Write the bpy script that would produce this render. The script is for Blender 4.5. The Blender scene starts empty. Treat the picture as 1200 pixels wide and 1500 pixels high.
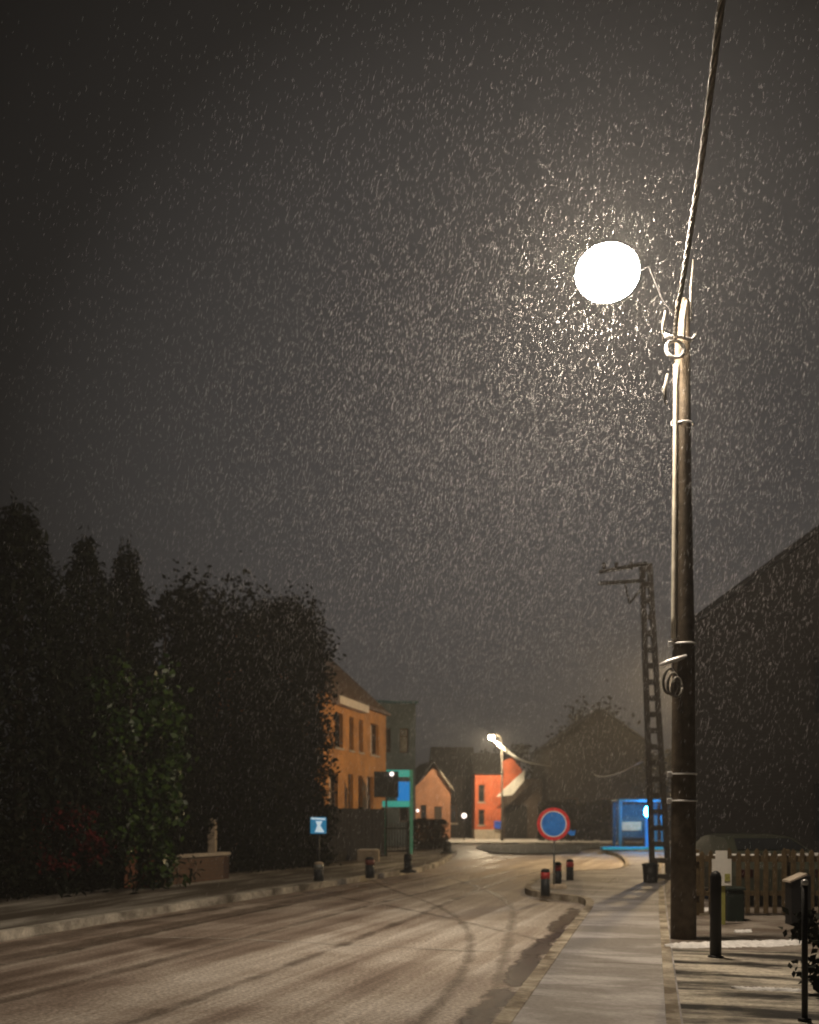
import bpy, math, random
import numpy as np
from mathutils import Matrix, Vector

random.seed(7)
RNG = np.random.default_rng(11)
scene = bpy.context.scene
COL = scene.collection
CAMH, F, HOR = 1.6, 1500.0, 1195.0

def P(px, py, Y):
    return ((px - 600) / F * Y, Y, CAMH + (HOR - py) / F * Y)

def G(px, py):
    Y = CAMH * F / (py - HOR)
    return ((px - 600) / F * Y, Y)

# ------------------------------------------------------------------ materials
def new_mat(name):
    m = bpy.data.materials.new(name)
    m.use_nodes = True
    nt = m.node_tree
    b = nt.nodes["Principled BSDF"]
    return m, nt, b

def ramp(nt, fac, stops):
    r = nt.nodes.new("ShaderNodeValToRGB")
    while len(r.color_ramp.elements) < len(stops):
        r.color_ramp.elements.new(0.5)
    for e, (p, c) in zip(r.color_ramp.elements, stops):
        e.position = p
        e.color = (*c, 1) if len(c) == 3 else c
    nt.links.new(fac, r.inputs[0])
    return r.outputs[0]

def noise(nt, vec, scale, detail=6, rough=.6, dist=0):
    n = nt.nodes.new("ShaderNodeTexNoise")
    n.inputs["Scale"].default_value = scale
    n.inputs["Detail"].default_value = detail
    n.inputs["Roughness"].default_value = rough
    n.inputs["Distortion"].default_value = dist
    nt.links.new(vec, n.inputs["Vector"])
    return n.outputs["Fac"]

def mapping(nt, rot=0, scale=(1, 1, 1)):
    tc = nt.nodes.new("ShaderNodeTexCoord")
    a = nt.nodes.new("ShaderNodeMapping")
    a.vector_type = 'POINT'
    a.inputs["Rotation"].default_value = (0, 0, rot)
    b = nt.nodes.new("ShaderNodeMapping")
    b.inputs["Scale"].default_value = scale
    nt.links.new(tc.outputs["Object"], a.inputs["Vector"])
    nt.links.new(a.outputs["Vector"], b.inputs["Vector"])
    return b.outputs["Vector"]

def mixc(nt, fac, a, b, mode='MIX'):
    m = nt.nodes.new("ShaderNodeMix")
    m.data_type = 'RGBA'
    m.blend_type = mode
    for sock, v in ((m.inputs[0], fac), (m.inputs[6], a), (m.inputs[7], b)):
        if hasattr(v, "is_linked"):
            nt.links.new(v, sock)
        elif isinstance(v, (int, float)):
            sock.default_value = v
        else:
            sock.default_value = (*v, 1)
    return m.outputs[2]

def bump(nt, b, h, strength=.4, dist=.02):
    n = nt.nodes.new("ShaderNodeBump")
    n.inputs["Strength"].default_value = strength
    n.inputs["Distance"].default_value = dist
    nt.links.new(h, n.inputs["Height"])
    nt.links.new(n.outputs[0], b.inputs["Normal"])

def plain(name, col, rough=.7, metal=0, var=.35, scale=6, bmp=.2, spec=.3):
    m, nt, b = new_mat(name)
    v = mapping(nt)
    n = noise(nt, v, scale)
    n2 = noise(nt, v, scale * 9, 3)
    lo = tuple(c * (1 - var) for c in col)
    hi = tuple(min(1, c * (1 + var)) for c in col)
    c = ramp(nt, n, [(.3, lo), (.7, hi)])
    nt.links.new(c, b.inputs["Base Color"])
    b.inputs["Roughness"].default_value = rough
    b.inputs["Metallic"].default_value = metal
    b.inputs["Specular IOR Level"].default_value = spec
    if bmp:
        bump(nt, b, n2, bmp, .01)
    return m

def emit(name, col, strength):
    m, nt, b = new_mat(name)
    b.inputs["Base Color"].default_value = (*[min(1, c) * .6 for c in col], 1)
    b.inputs["Emission Color"].default_value = (*col, 1)
    b.inputs["Emission Strength"].default_value = strength
    return m

def brick(name, c1, c2, mortar, scale=1.0, rot=(0, 0, 0)):
    m, nt, b = new_mat(name)
    tc = nt.nodes.new("ShaderNodeTexCoord")
    mp = nt.nodes.new("ShaderNodeMapping")
    # run the courses along the wall: use (x+y, z)
    sx = nt.nodes.new("ShaderNodeSeparateXYZ")
    nt.links.new(tc.outputs["Object"], sx.inputs[0])
    ad = nt.nodes.new("ShaderNodeMath"); ad.operation = 'ADD'
    nt.links.new(sx.outputs[0], ad.inputs[0]); nt.links.new(sx.outputs[1], ad.inputs[1])
    cb = nt.nodes.new("ShaderNodeCombineXYZ")
    nt.links.new(ad.outputs[0], cb.inputs[0]); nt.links.new(sx.outputs[2], cb.inputs[1])
    br = nt.nodes.new("ShaderNodeTexBrick")
    br.inputs["Scale"].default_value = scale
    br.inputs["Color1"].default_value = (*c1, 1)
    br.inputs["Color2"].default_value = (*c2, 1)
    br.inputs["Mortar"].default_value = (*mortar, 1)
    br.inputs["Mortar Size"].default_value = .008
    br.inputs["Brick Width"].default_value = .22
    br.inputs["Row Height"].default_value = .075
    nt.links.new(cb.outputs[0], br.inputs["Vector"])
    n = noise(nt, tc.outputs["Object"], 1.3)
    d = ramp(nt, n, [(.3, (.62, .6, .58)), (.65, (1.1, 1.1, 1.1))])
    c = mixc(nt, 1.0, br.outputs["Color"], d, 'MULTIPLY')
    nt.links.new(c, b.inputs["Base Color"])
    b.inputs["Roughness"].default_value = .85
    bump(nt, b, br.outputs["Fac"], .3, -.01)
    return m

ROADROT = math.atan2(.27, .96)      # the road runs a little to the right of +Y

def road_mat():
    m, nt, b = new_mat("snowy_asphalt")
    st = mapping(nt, ROADROT, (1.9, .035, 1))
    st2 = mapping(nt, ROADROT + .03, (5.0, .12, 1))
    iso = mapping(nt)
    tracks = noise(nt, st, 1.0, 4, .55, .3)
    fine = noise(nt, st2, 1.0, 4, .6, .2)
    patch = noise(nt, iso, .55, 5, .6, .4)
    grit = noise(nt, iso, 26, 5, .75)
    a = nt.nodes.new("ShaderNodeMath"); a.operation = 'MULTIPLY_ADD'
    nt.links.new(tracks, a.inputs[0]); a.inputs[1].default_value = .62
    s = nt.nodes.new("ShaderNodeMath"); s.operation = 'MULTIPLY'
    nt.links.new(fine, s.inputs[0]); s.inputs[1].default_value = .45
    nt.links.new(s.outputs[0], a.inputs[2])
    a2 = nt.nodes.new("ShaderNodeMath"); a2.operation = 'MULTIPLY_ADD'
    nt.links.new(patch, a2.inputs[0]); a2.inputs[1].default_value = .62
    nt.links.new(a.outputs[0], a2.inputs[2])
    # the left lane is worn wet and brown by traffic, snow holds towards the middle and right; the dim left side is painted in too
    sx = nt.nodes.new("ShaderNodeSeparateXYZ"); nt.links.new(mapping(nt, ROADROT), sx.inputs[0])
    mr = nt.nodes.new("ShaderNodeMapRange"); mr.interpolation_type = 'SMOOTHSTEP'
    nt.links.new(sx.outputs[0], mr.inputs[0])
    mr.inputs[1].default_value = -9.0; mr.inputs[2].default_value = -4.2
    mr.inputs[3].default_value = -.19; mr.inputs[4].default_value = .015
    a3 = nt.nodes.new("ShaderNodeMath"); a3.operation = 'ADD'
    nt.links.new(a2.outputs[0], a3.inputs[0]); nt.links.new(mr.outputs[0], a3.inputs[1])
    a2 = a3
    c = ramp(nt, a2.outputs[0], [(.52, (.065, .045, .034)), (.63, (.13, .095, .074)), (.74, (.245, .195, .162)), (.86, (.38, .33, .285)), (1.0, (.56, .52, .475))])
    g = ramp(nt, grit, [(.32, (.4, .38, .36)), (.5, (.95, .95, .95)), (.66, (1.7, 1.7, 1.7))])
    c2 = mixc(nt, .9, c, g, 'MULTIPLY')
    nt.links.new(c2, b.inputs["Base Color"])
    r = ramp(nt, a2.outputs[0], [(.6, (.45,) * 3), (.9, (.8,) * 3)])
    nt.links.new(r, b.inputs["Roughness"])
    b.inputs["Specular IOR Level"].default_value = .35
    bump(nt, b, grit, .5, .012)
    return m

def snow_ground(name, bare, snow, lo=.45, hi=.6, scale=.9, stretch=(1, 1, 1), rot=ROADROT, grit_s=22, gritamt=.7):
    m, nt, b = new_mat(name)
    v = mapping(nt, rot, stretch)
    iso = mapping(nt)
    n = noise(nt, v, scale, 7, .62, .3)
    grit = noise(nt, iso, grit_s, 5, .75)
    c = ramp(nt, n, [(lo, bare), (hi, snow)])
    g = ramp(nt, grit, [(.3, (.5, .5, .5)), (.5, (1, 1, 1)), (.7, (1.4, 1.4, 1.4))])
    c = mixc(nt, gritamt, c, g, 'MULTIPLY')
    nt.links.new(c, b.inputs["Base Color"])
    b.inputs["Roughness"].default_value = .8
    b.inputs["Specular IOR Level"].default_value = .25
    bump(nt, b, grit, .5, .02)
    return m

def slab_mat():
    m, nt, b = new_mat("snow_dusted_paving")
    v = mapping(nt, ROADROT)
    br = nt.nodes.new("ShaderNodeTexBrick")
    br.offset = 0
    br.inputs["Scale"].default_value = 1
    br.inputs["Brick Width"].default_value = 1.9
    br.inputs["Row Height"].default_value = 2.1
    br.inputs["Mortar Size"].default_value = .018
    br.inputs["Color1"].default_value = (.215, .20, .19, 1)
    br.inputs["Color2"].default_value = (.175, .165, .158, 1)
    br.inputs["Mortar"].default_value = (.085, .075, .065, 1)
    nt.links.new(v, br.inputs["Vector"])
    iso = mapping(nt)
    n = noise(nt, mapping(nt, ROADROT, (.7, 1.6, 1)), .9, 7, .65, .3)
    grit = noise(nt, iso, 30, 5, .75)
    f = ramp(nt, n, [(.45, (0,) * 3), (.62, (1,) * 3)])
    c = mixc(nt, f, br.outputs["Color"], (.38, .366, .37))
    g = ramp(nt, grit, [(.3, (.55,) * 3), (.5, (1,) * 3), (.7, (1.35,) * 3)])
    c = mixc(nt, .7, c, g, 'MULTIPLY')
    nt.links.new(c, b.inputs["Base Color"])
    b.inputs["Roughness"].default_value = .75
    bump(nt, b, grit, .35, .01)
    return m

def leaf_mat(name, c1, c2, rough=.55):
    m, nt, b = new_mat(name)
    g = nt.nodes.new("ShaderNodeNewGeometry")
    c = ramp(nt, g.outputs["Random Per Island"], [(.1, c1), (.9, c2)])
    nt.links.new(c, b.inputs["Base Color"])
    b.inputs["Roughness"].default_value = max(rough, .7) if rough > .5 else rough
    b.inputs["Specular IOR Level"].default_value = .06 if rough > .5 else .3
    return m

M = {}
M['road'] = road_mat()
M['slabs'] = slab_mat()
M['ground'] = snow_ground("frozen_ground", (.05, .045, .035), (.16, .15, .135), .4, .7, .2)
M['verge'] = snow_ground("dark_verge", (.018, .02, .014), (.05, .05, .042), .45, .75, 1.2)
M['leftpave'] = snow_ground("dirty_snow_paving", (.075, .062, .048), (.34, .32, .285), .47, .66, 1.0, (1.5, .22, 1))
M['farpave'] = snow_ground("far_snow", (.3, .26, .22), (.6, .58, .54), .35, .6, .5)
M['forecourt'] = snow_ground("forecourt_setts", (.12, .092, .072), (.30, .27, .23), .42, .66, 1.1, (1, 1.6, 1))
M['soil'] = snow_ground("soil_and_snow", (.02, .018, .015), (.52, .475, .39), .43, .60, 1.25, (.5, 1.9, 1), gritamt=.9)
M['kerb'] = snow_ground("kerb_stone", (.085, .075, .06), (.58, .545, .48), .40, .62, .9)
M['edging'] = snow_ground("edging_stone", (.15, .12, .085), (.50, .45, .36), .40, .66, 2.2)
M['snow'] = plain("settled_snow", (.78, .77, .76), .8, var=.2, scale=14, bmp=.8)
M['gutter'] = None
M['wood_pole'] = plain("weathered_pole_wood", (.085, .066, .045), .85, var=.4, scale=9, bmp=.6)
M['conduit'] = plain("conduit_grey", (.66, .62, .52), .5, var=.2)
M['galv'] = plain("galvanised_steel", (.72, .72, .72), .4, .3, var=.15, scale=20)
M['cable'] = plain("frosted_cable", (.16, .15, .13), .5, var=.45, scale=30, bmp=.4)
M['platform'] = plain("platform_concrete", (.20, .20, .20), .7, var=.2)
M['concrete'] = plain("dark_concrete", (.055, .047, .038), .9, var=.4)
M['black_metal'] = plain("black_paint", (.012, .012, .013), .5, var=.3)
M['dark_post'] = plain("dark_post_paint", (.02, .024, .028), .55, var=.3)
M['red_band'] = plain("red_reflective_band", (.36, .035, .035), .4, var=.15)
M['dark_red'] = plain('faded_red_band', (.16, .05, .04), .5, var=.3)
M['white_paint'] = plain("white_paint", (.75, .74, .70), .5, var=.1)
M['grey_steel'] = plain("grey_steel", (.22, .23, .22), .45, .4, var=.2)
M['sign_red'] = plain("sign_red", (.85, .07, .075), .45, var=.25, scale=16, bmp=0)
M['sign_blue'] = plain("sign_blue", (.05, .27, 1.0), .45, var=.25, scale=12, bmp=0)
M['sign_pale'] = plain("sign_pale_ring", (.85, .87, .9), .45, var=.1, bmp=0)
M['orange_brick'] = brick("orange_brick", (.55, .24, .055), (.48, .205, .045), (.44, .23, .08))
M['pink_brick'] = brick("salmon_brick", (.42, .18, .09), (.35, .15, .07), (.30, .18, .12))
M['red_brick'] = brick("red_brick", (.66, .135, .045), (.58, .11, .04), (.42, .16, .08))
M['wall_brick'] = brick("garden_wall_brick", (.13, .065, .035), (.10, .05, .03), (.10, .08, .06))
M['pillar'] = brick("rust_brick", (.34, .13, .055), (.28, .10, .045), (.2, .12, .08))
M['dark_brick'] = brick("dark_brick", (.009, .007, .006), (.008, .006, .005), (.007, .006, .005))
M['grey_render'] = plain("grey_blue_render", (.13, .17, .19), .85, var=.2, scale=1.5)
M['brown_wall'] = plain("brown_wall", (.014, .011, .009), .85, var=.3, scale=2)
M['roof_tile'] = plain("dark_roof_tiles", (.009, .0075, .007), .8, var=.4, scale=5, bmp=.6)
M['roof_brown'] = plain("brown_roof_tiles", (.13, .085, .055), .8, var=.35, scale=5, bmp=.6)
M['slate'] = plain("black_slate", (.008, .007, .007), .75, var=.3, scale=5, bmp=.5)
M['cornice'] = plain("pale_cornice", (.62, .55, .47), .7, var=.15)
M['glass'] = plain("dark_window_glass", (.012, .014, .016), .12, var=.2, bmp=0, spec=.6)
M['curtain'] = plain("pale_curtain", (.60, .50, .42), .8, var=.2, scale=8)
M['frame_dark'] = plain("dark_window_frame", (.10, .055, .03), .6, var=.2)
M['coping'] = plain("pale_coping", (.42, .36, .29), .8, var=.25)
M['fence_dark'] = plain("dark_fence_boards", (.009, .008, .007), .85, var=.4)
M['picket'] = plain("old_picket_wood", (.078, .053, .024), .85, var=.4, scale=9)
M['bark'] = plain("bark", (.045, .034, .025), .9, var=.4, scale=12, bmp=.6)
M['conifer'] = leaf_mat("conifer_needles", (.005, .008, .005), (.018, .021, .013))
M['dense'] = leaf_mat("dense_hedge_leaves", (.005, .007, .004), (.015, .017, .010))
M['shrub'] = leaf_mat("shrub_leaves", (.010, .030, .006), (.048, .090, .013), .4)
M['redleaf'] = leaf_mat("red_leaves", (.03, .004, .005), (.13, .016, .016))
M['fartree'] = leaf_mat("far_tree_leaves", (.006, .006, .004), (.018, .016, .010))
M['stone_pale'] = plain("pale_stone", (.42, .34, .25), .85, var=.2)
M['teal'] = plain("teal_frame", (.08, .38, .32), .5, var=.15)
M['tealglow'] = emit("teal_light_strip", (.05, .50, .42), .42)
M['blueglow'] = emit("blue_poster_light", (.002, .19, .56), .8)
M['bluepanel'] = plain("blue_box_paint", (.02, .10, .55), .45, var=.15)
M['bluelamp'] = emit("blue_lamp", (.025, .38, .9), 230)
M['bluetube'] = emit("blue_light_tube", (.003, .22, .80), .55)
M['shelter'] = plain("shelter_frame", (.012, .10, .15), .5, var=.2)
M['bench'] = plain("shelter_bench", (.50, .33, .19), .7, var=.2)
M['globe'] = emit("street_globe_light", (1.0, .82, .62), 430)
M['lamp3'] = emit("far_street_light", (1.0, .70, .36), 5200)
M['lamp2'] = emit("distant_street_light", (1.0, .80, .52), 3000)
M['tiny'] = emit("small_lamp_light", (1.0, .85, .78), 2.5)
M['signlight'] = emit("sign_white_light", (.75, .92, 1.0), .55)
M['signblue'] = emit("sign_blue_light", (.03, .33, .62), .32)
M['carpaint'] = plain("car_paint", (.03, .033, .022), .55, 0, var=.2, spec=.3)
M['tyre'] = plain("tyre_rubber", (.012, .012, .012), .9)
M['rearlight'] = plain("rear_light_red", (.02, .003, .003), .3)
M['marker_y'] = plain("yellow_stripe", (.34, .34, .10), .5, var=.3, scale=40)
M['bin_green'] = plain("dark_green_plastic", (.010, .018, .014), .6)
M['plank'] = plain("dark_door_boards", (.05, .035, .025), .8)
M['pale_awning'] = plain("pale_awning", (.82, .78, .70), .7, var=.25, scale=3)

def gutter_mat(name, dark, pale, scale, lo, hi, amount=1.0):
    m, nt, b = new_mat(name)
    n = noise(nt, mapping(nt, ROADROT, (1, .8, 1)), scale, 6, .65, .6)
    c = ramp(nt, noise(nt, mapping(nt), 17), [(.3, dark), (.7, pale)])
    nt.links.new(c, b.inputs["Base Color"])
    b.inputs["Roughness"].default_value = .5
    at = nt.nodes.new("ShaderNodeAttribute"); at.attribute_name = "wear"
    # wear (0 at the rim, 1 inside) eats into the noise so the rim breaks up
    s1 = nt.nodes.new("ShaderNodeMath"); s1.operation = 'MULTIPLY_ADD'
    nt.links.new(at.outputs["Fac"], s1.inputs[0]); s1.inputs[1].default_value = -.30; s1.inputs[2].default_value = .30
    s2 = nt.nodes.new("ShaderNodeMath"); s2.operation = 'ADD'
    nt.links.new(n, s2.inputs[0]); nt.links.new(s1.outputs[0], s2.inputs[1])
    al = ramp(nt, s2.outputs[0], [(lo, (amount,) * 3), (hi, (0,) * 3)])
    nt.links.new(al, b.inputs["Alpha"])
    return m

def soft_strip(name, line, half, z, mat):
    n = len(line); cols = [-1, -.55, 0, .55, 1]
    vs, fs, wr = [], [], []
    for c in cols:
        for k, (x, y) in enumerate(offset_line(line, c * half)):
            vs.append((x, y, z)); wr.append((1 - abs(c) ** 1.5) * min(1, 8 * k / n, 8 * (n - 1 - k) / n))
    for c in range(len(cols) - 1):
        for k in range(n - 1):
            a = c * n + k
            fs.append((a, a + n, a + n + 1, a + 1))
    me = bpy.data.meshes.new(name); me.from_pydata(vs, [], fs)
    if me.polygons[0].normal.z < 0: me.flip_normals()
    at = me.attributes.new("wear", 'FLOAT', 'POINT'); at.data.foreach_set("value", wr)
    me.materials.append(mat)
    o = bpy.data.objects.new(name, me); COL.objects.link(o); o["kind"] = "structure"
    return o
M['gutter'] = gutter_mat("wet_gutter", (.014, .007, .006), (.055, .027, .02), 1.5, .56, .70)
M['track'] = gutter_mat("tyre_slush", (.13, .096, .075), (.21, .165, .13), 1.6, .40, .72, .6)
M['line'] = gutter_mat("worn_line", (.42, .39, .35), (.6, .56, .5), 2.2, .50, .72)

# ------------------------------------------------------------------ mesh tools
OFF = {}

def tagp(o, label=None, cat=None, group=None, kind=None):
    if label: o["label"] = label
    if cat: o["category"] = cat
    if group: o["group"] = group
    if kind: o["kind"] = kind
    return o

def thing(name, label, cat, loc, group=None):
    o = bpy.data.objects.new(name, None)
    COL.objects.link(o)
    o.empty_display_size = .2
    o.location = loc
    OFF[o] = Vector(loc)
    return tagp(o, label, cat, group)

class MB:
    def __init__(self, tf=None):
        self.v, self.f, self.sm, self.mi = [], [], [], []
        self.tf = tf or Matrix.Identity(4)
    def add(self, vs, fs, smooth=False, mi=0):
        o = len(self.v)
        self.v += [tuple(self.tf @ Vector(p)) for p in vs]
        for f in fs:
            self.f.append(tuple(i + o for i in f)); self.sm.append(smooth); self.mi.append(mi)
        return self
    def box(self, a, b, bev=0, mi=0):
        x0, y0, z0 = a; x1, y1, z1 = b
        if bev <= 0:
            vs = [(x, y, z) for x in (x0, x1) for y in (y0, y1) for z in (z0, z1)]
            fs = [(0, 1, 3, 2), (4, 6, 7, 5), (0, 4, 5, 1), (2, 3, 7, 6), (0, 2, 6, 4), (1, 5, 7, 3)]
            return self.add(vs, fs, mi=mi)
        # chamfered vertical edges + top edge
        def ring(i, z):
            return [(x0 + i + bev, y0 + i, z), (x1 - i - bev, y0 + i, z), (x1 - i, y0 + i + bev, z), (x1 - i, y1 - i - bev, z),
                    (x1 - i - bev, y1 - i, z), (x0 + i + bev, y1 - i, z), (x0 + i, y1 - i - bev, z), (x0 + i, y0 + i + bev, z)]
        vs = ring(0, z0) + ring(0, z1 - bev) + ring(bev * .7, z1)
        fs = [tuple(range(7, -1, -1)), tuple(range(16, 24))]
        for k in range(8):
            j = (k + 1) % 8
            fs += [(k, j, 8 + j, 8 + k), (8 + k, 8 + j, 16 + j, 16 + k)]
        return self.add(vs, fs, mi=mi)
    def prism(self, poly, z0, z1, mi=0):
        n = len(poly)
        vs = [(x, y, z0) for x, y in poly] + [(x, y, z1) for x, y in poly]
        fs = [tuple(range(n - 1, -1, -1)), tuple(range(n, 2 * n))]
        fs += [(i, (i + 1) % n, n + (i + 1) % n, n + i) for i in range(n)]
        return self.add(vs, fs, mi=mi)
    def slab3(self, pts, d, mi=0):
        """polygon pts (3D) extruded by vector d"""
        n = len(pts); d = Vector(d)
        vs = [tuple(p) for p in pts] + [tuple(Vector(p) + d) for p in pts]
        fs = [tuple(range(n - 1, -1, -1)), tuple(range(n, 2 * n))]
        fs += [(i, (i + 1) % n, n + (i + 1) % n, n + i) for i in range(n)]
        return self.add(vs, fs, mi=mi)
    def tube(self, pts, rad, seg=10, cap=True, mi=0):
        pts = [Vector(p) for p in pts]
        n = len(pts)
        if not hasattr(rad, '__len__'): rad = [rad] * n
        vs, fs = [], []
        ref = Vector((0, 0, 1))
        t0 = (pts[-1] - pts[0]).normalized()
        if abs(t0.z) > .9: ref = Vector((0, 1, 0))
        for i, p in enumerate(pts):
            t = (pts[min(i + 1, n - 1)] - pts[max(i - 1, 0)]).normalized()
            a = t.cross(ref).normalized(); b = t.cross(a).normalized()
            for k in range(seg):
                w = 2 * math.pi * k / seg
                vs.append(tuple(p + (a * math.cos(w) + b * math.sin(w)) * rad[i]))
        for i in range(n - 1):
            for k in range(seg):
                j = (k + 1) % seg
                fs.append((i * seg + k, i * seg + j, (i + 1) * seg + j, (i + 1) * seg + k))
        self.add(vs, fs, True, mi)
        if cap:
            o = len(self.v) - len(vs)
            self.f.append(tuple(o + k for k in range(seg))); self.sm.append(False); self.mi.append(mi)
            self.f.append(tuple(o + (n - 1) * seg + k for k in range(seg - 1, -1, -1))); self.sm.append(False); self.mi.append(mi)
        return self
    def ball(self, c, r, nu=14, nv=9, sz=1.0, mi=0):
        vs = [(c[0], c[1], c[2] + r * sz)]
        for i in range(1, nv):
            th = math.pi * i / nv
            for k in range(nu):
                w = 2 * math.pi * k / nu
                vs.append((c[0] + r * math.sin(th) * math.cos(w), c[1] + r * math.sin(th) * math.sin(w), c[2] + r * sz * math.cos(th)))
        vs.append((c[0], c[1], c[2] - r * sz))
        fs = [(0, 1 + k, 1 + (k + 1) % nu) for k in range(nu)]
        for i in range(nv - 2):
            for k in range(nu):
                j = (k + 1) % nu
                fs.append((1 + i * nu + k, 1 + (i + 1) * nu + k, 1 + (i + 1) * nu + j, 1 + i * nu + j))
        L = len(vs) - 1; o = 1 + (nv - 2) * nu
        fs += [(L, o + (k + 1) % nu, o + k) for k in range(nu)]
        return self.add(vs, fs, True, mi)
    def disc(self, c, r0, r1, nrm_y0, nrm_y1, seg=48, mi=0):
        """annulus (r0 inner, 0 = full disc) in the XZ plane, thick between y0 (front) and y1"""
        cx, cz = c
        vs, fs = [], []
        for k in range(seg):
            w = 2 * math.pi * k / seg
            ca, sa = math.cos(w), math.sin(w)
            for r in (r1, r0):
                for y in (nrm_y0, nrm_y1):
                    vs.append((cx + r * ca, y, cz + r * sa))
        for k in range(seg):
            a = 4 * k; b = 4 * ((k + 1) % seg)
            fs.append((a, b, b + 1, a + 1))
            if r0 > 0:
                fs.append((a + 2, a + 3, b + 3, b + 2))
                fs.append((a, a + 2, b + 2, b)); fs.append((a + 1, b + 1, b + 3, a + 3))
        if r0 <= 0:
            vs = [v for i, v in enumerate(vs) if i % 4 < 2]
            fs = [(2 * k, 2 * ((k + 1) % seg), 2 * ((k + 1) % seg) + 1, 2 * k + 1) for k in range(seg)]
            fs += [tuple(2 * k for k in range(seg - 1, -1, -1)), tuple(2 * k + 1 for k in range(seg))]
        return self.add(vs, fs, mi=mi)
    def build(self, name, mat, parent=None, label=None):
        off = OFF.get(parent, Vector((0, 0, 0)))
        me = bpy.data.meshes.new(name)
        me.from_pydata([tuple(Vector(p) - off) for p in self.v], [], self.f)
        mats = mat if isinstance(mat, (list, tuple)) else [mat]
        for m in mats: me.materials.append(m)
        me.polygons.foreach_set("use_smooth", self.sm)
        me.polygons.foreach_set("material_index", self.mi)
        me.update()
        import bmesh
        bm = bmesh.new(); bm.from_mesh(me); bmesh.ops.recalc_face_normals(bm, faces=bm.faces); bm.to_mesh(me); bm.free()
        o = bpy.data.objects.new(name, me)
        COL.objects.link(o)
        if parent is not None:
            o.parent = parent
        OFF[o] = off
        if label: o["label"] = label
        return o

def copy_tree(o, parent=None, loc=None):
    c = o.copy(); COL.objects.link(c)
    c.parent = parent
    if loc is not None: c.location = loc
    for ch in list(o.children):
        copy_tree(ch, c)
    return c

def struct(name, mb, mat):
    o = mb.build(name, mat)
    o["kind"] = "structure"
    return o

def quads_mesh(name, centers, size, mat, parent, aspect=.6, droop=0.0):
    """many small leaf faces"""
    c = np.asarray(centers, dtype=np.float64)
    n = len(c)
    off = np.array(OFF.get(parent, Vector((0, 0, 0))))
    c = c - off
    d = RNG.normal(size=(n, 3)); d[:, 2] -= droop
    d /= np.linalg.norm(d, axis=1)[:, None]
    e = RNG.normal(size=(n, 3))
    e -= d * (e * d).sum(1)[:, None]
    e /= np.linalg.norm(e, axis=1)[:, None]
    s = size * (.6 + .8 * RNG.random(n))[:, None]
    a, b = d * s * .5, e * s * .5 * aspect
    nn = np.cross(d, e) * s * .12
    v = np.empty((n, 4, 3))
    v[:, 0] = c - a; v[:, 1] = c + b + nn; v[:, 2] = c + a; v[:, 3] = c - b + nn
    me = bpy.data.meshes.new(name)
    me.vertices.add(n * 4); me.loops.add(n * 4); me.polygons.add(n)
    me.vertices.foreach_set("co", v.reshape(-1))
    me.loops.foreach_set("vertex_index", np.arange(n * 4, dtype=np.int32))
    me.polygons.foreach_set("loop_start", np.arange(0, n * 4, 4, dtype=np.int32))
    me.materials.append(mat)
    me.update(calc_edges=True)
    o = bpy.data.objects.new(name, me)
    COL.objects.link(o)
    if parent is not None: o.parent = parent
    OFF[o] = Vector(off)
    return o

# ------------------------------------------------------------------ world, camera
w = bpy.data.worlds.new("World"); scene.world = w
w.use_nodes = True
nt = w.node_tree
bg = nt.nodes["Background"]
tc = nt.nodes.new("ShaderNodeTexCoord")
# night sky: the glow of the town ahead caught in low snow cloud, black away from it
dp = nt.nodes.new("ShaderNodeVectorMath"); dp.operation = 'DOT_PRODUCT'
nt.links.new(tc.outputs["Generated"], dp.inputs[0])
dp.inputs[1].default_value = tuple(Vector((.10, 1, .24)).normalized())
skyc = ramp(nt, dp.outputs["Value"], [(.72, (.0022, .0022, .0025)), (.82, (.0038, .0037, .0038)), (.89, (.011, .0105, .0103)), (.94, (.034, .032, .0315)), (1.0, (.058, .0545, .0535))])
nt.links.new(skyc, bg.inputs["Color"])
bg.inputs["Strength"].default_value = 1.0

cam = bpy.data.cameras.new("camera")
camo = bpy.data.objects.new("camera", cam)
COL.objects.link(camo)
camo.location = (0, 0, CAMH)
camo.rotation_euler = (math.radians(90), 0, 0)
cam.sensor_fit = 'VERTICAL'
cam.sensor_height = 36; cam.sensor_width = 28.8
cam.lens = 36.0
cam.shift_y = (HOR - 750) / 1500
cam.clip_start = .1; cam.clip_end = 2000
cam.dof.use_dof = True
cam.dof.focus_distance = 9.0
cam.dof.aperture_fstop = 1.4
scene.camera = camo

# ------------------------------------------------------------------ ground, road, pavements
gm = MB()
gm.add([(-300, -300, -.02), (300, -300, -.02), (300, 300, -.02), (-300, 300, -.02)], [(0, 1, 2, 3)])
struct("ground", gm, M['ground'])

Lk = [(-12.6, -12), (-9.2, 0), (-5.19, 12.97), (-3.93, 17.1), (-2.2, 22), (-.55, 26.7), (.35, 29.2), (.9, 32), (1.5, 37), (2.0, 43), (2.05, 45.3), (1.6, 47), (.4, 48), (-2, 48.4), (-40, 48.4)]
Rk = [(-4.1, -12), (-1.18, 0), (.73, 7.87), (2.1, 13.6), (3.31, 18.5), (2.75, 19.4), (2.35, 20.3), (2.4, 21.6), (3.1, 25), (3.75, 26.9), (4.6, 27.8), (5.5, 28.2), (6.35, 30), (7.5, 35.8), (8.2, 40.5), (8.3, 44), (9.2, 47), (14, 49), (45, 49)]
Ed = [(-2.7, -12), (.11, 0), (2.02, 8.1), (4.04, 16.6), (5.45, 22.4), (6.9, 28.5), (8.6, 35), (9.9, 41)]

road = MB()
xs = np.linspace(-45, 50, 40); ys = np.linspace(-12, 57, 40)
road.add([(-45, -12, 0), (50, -12, 0), (50, 57, 0), (-45, 57, 0)], [(0, 1, 2, 3)])
struct("road", road, M['road'])

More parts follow.
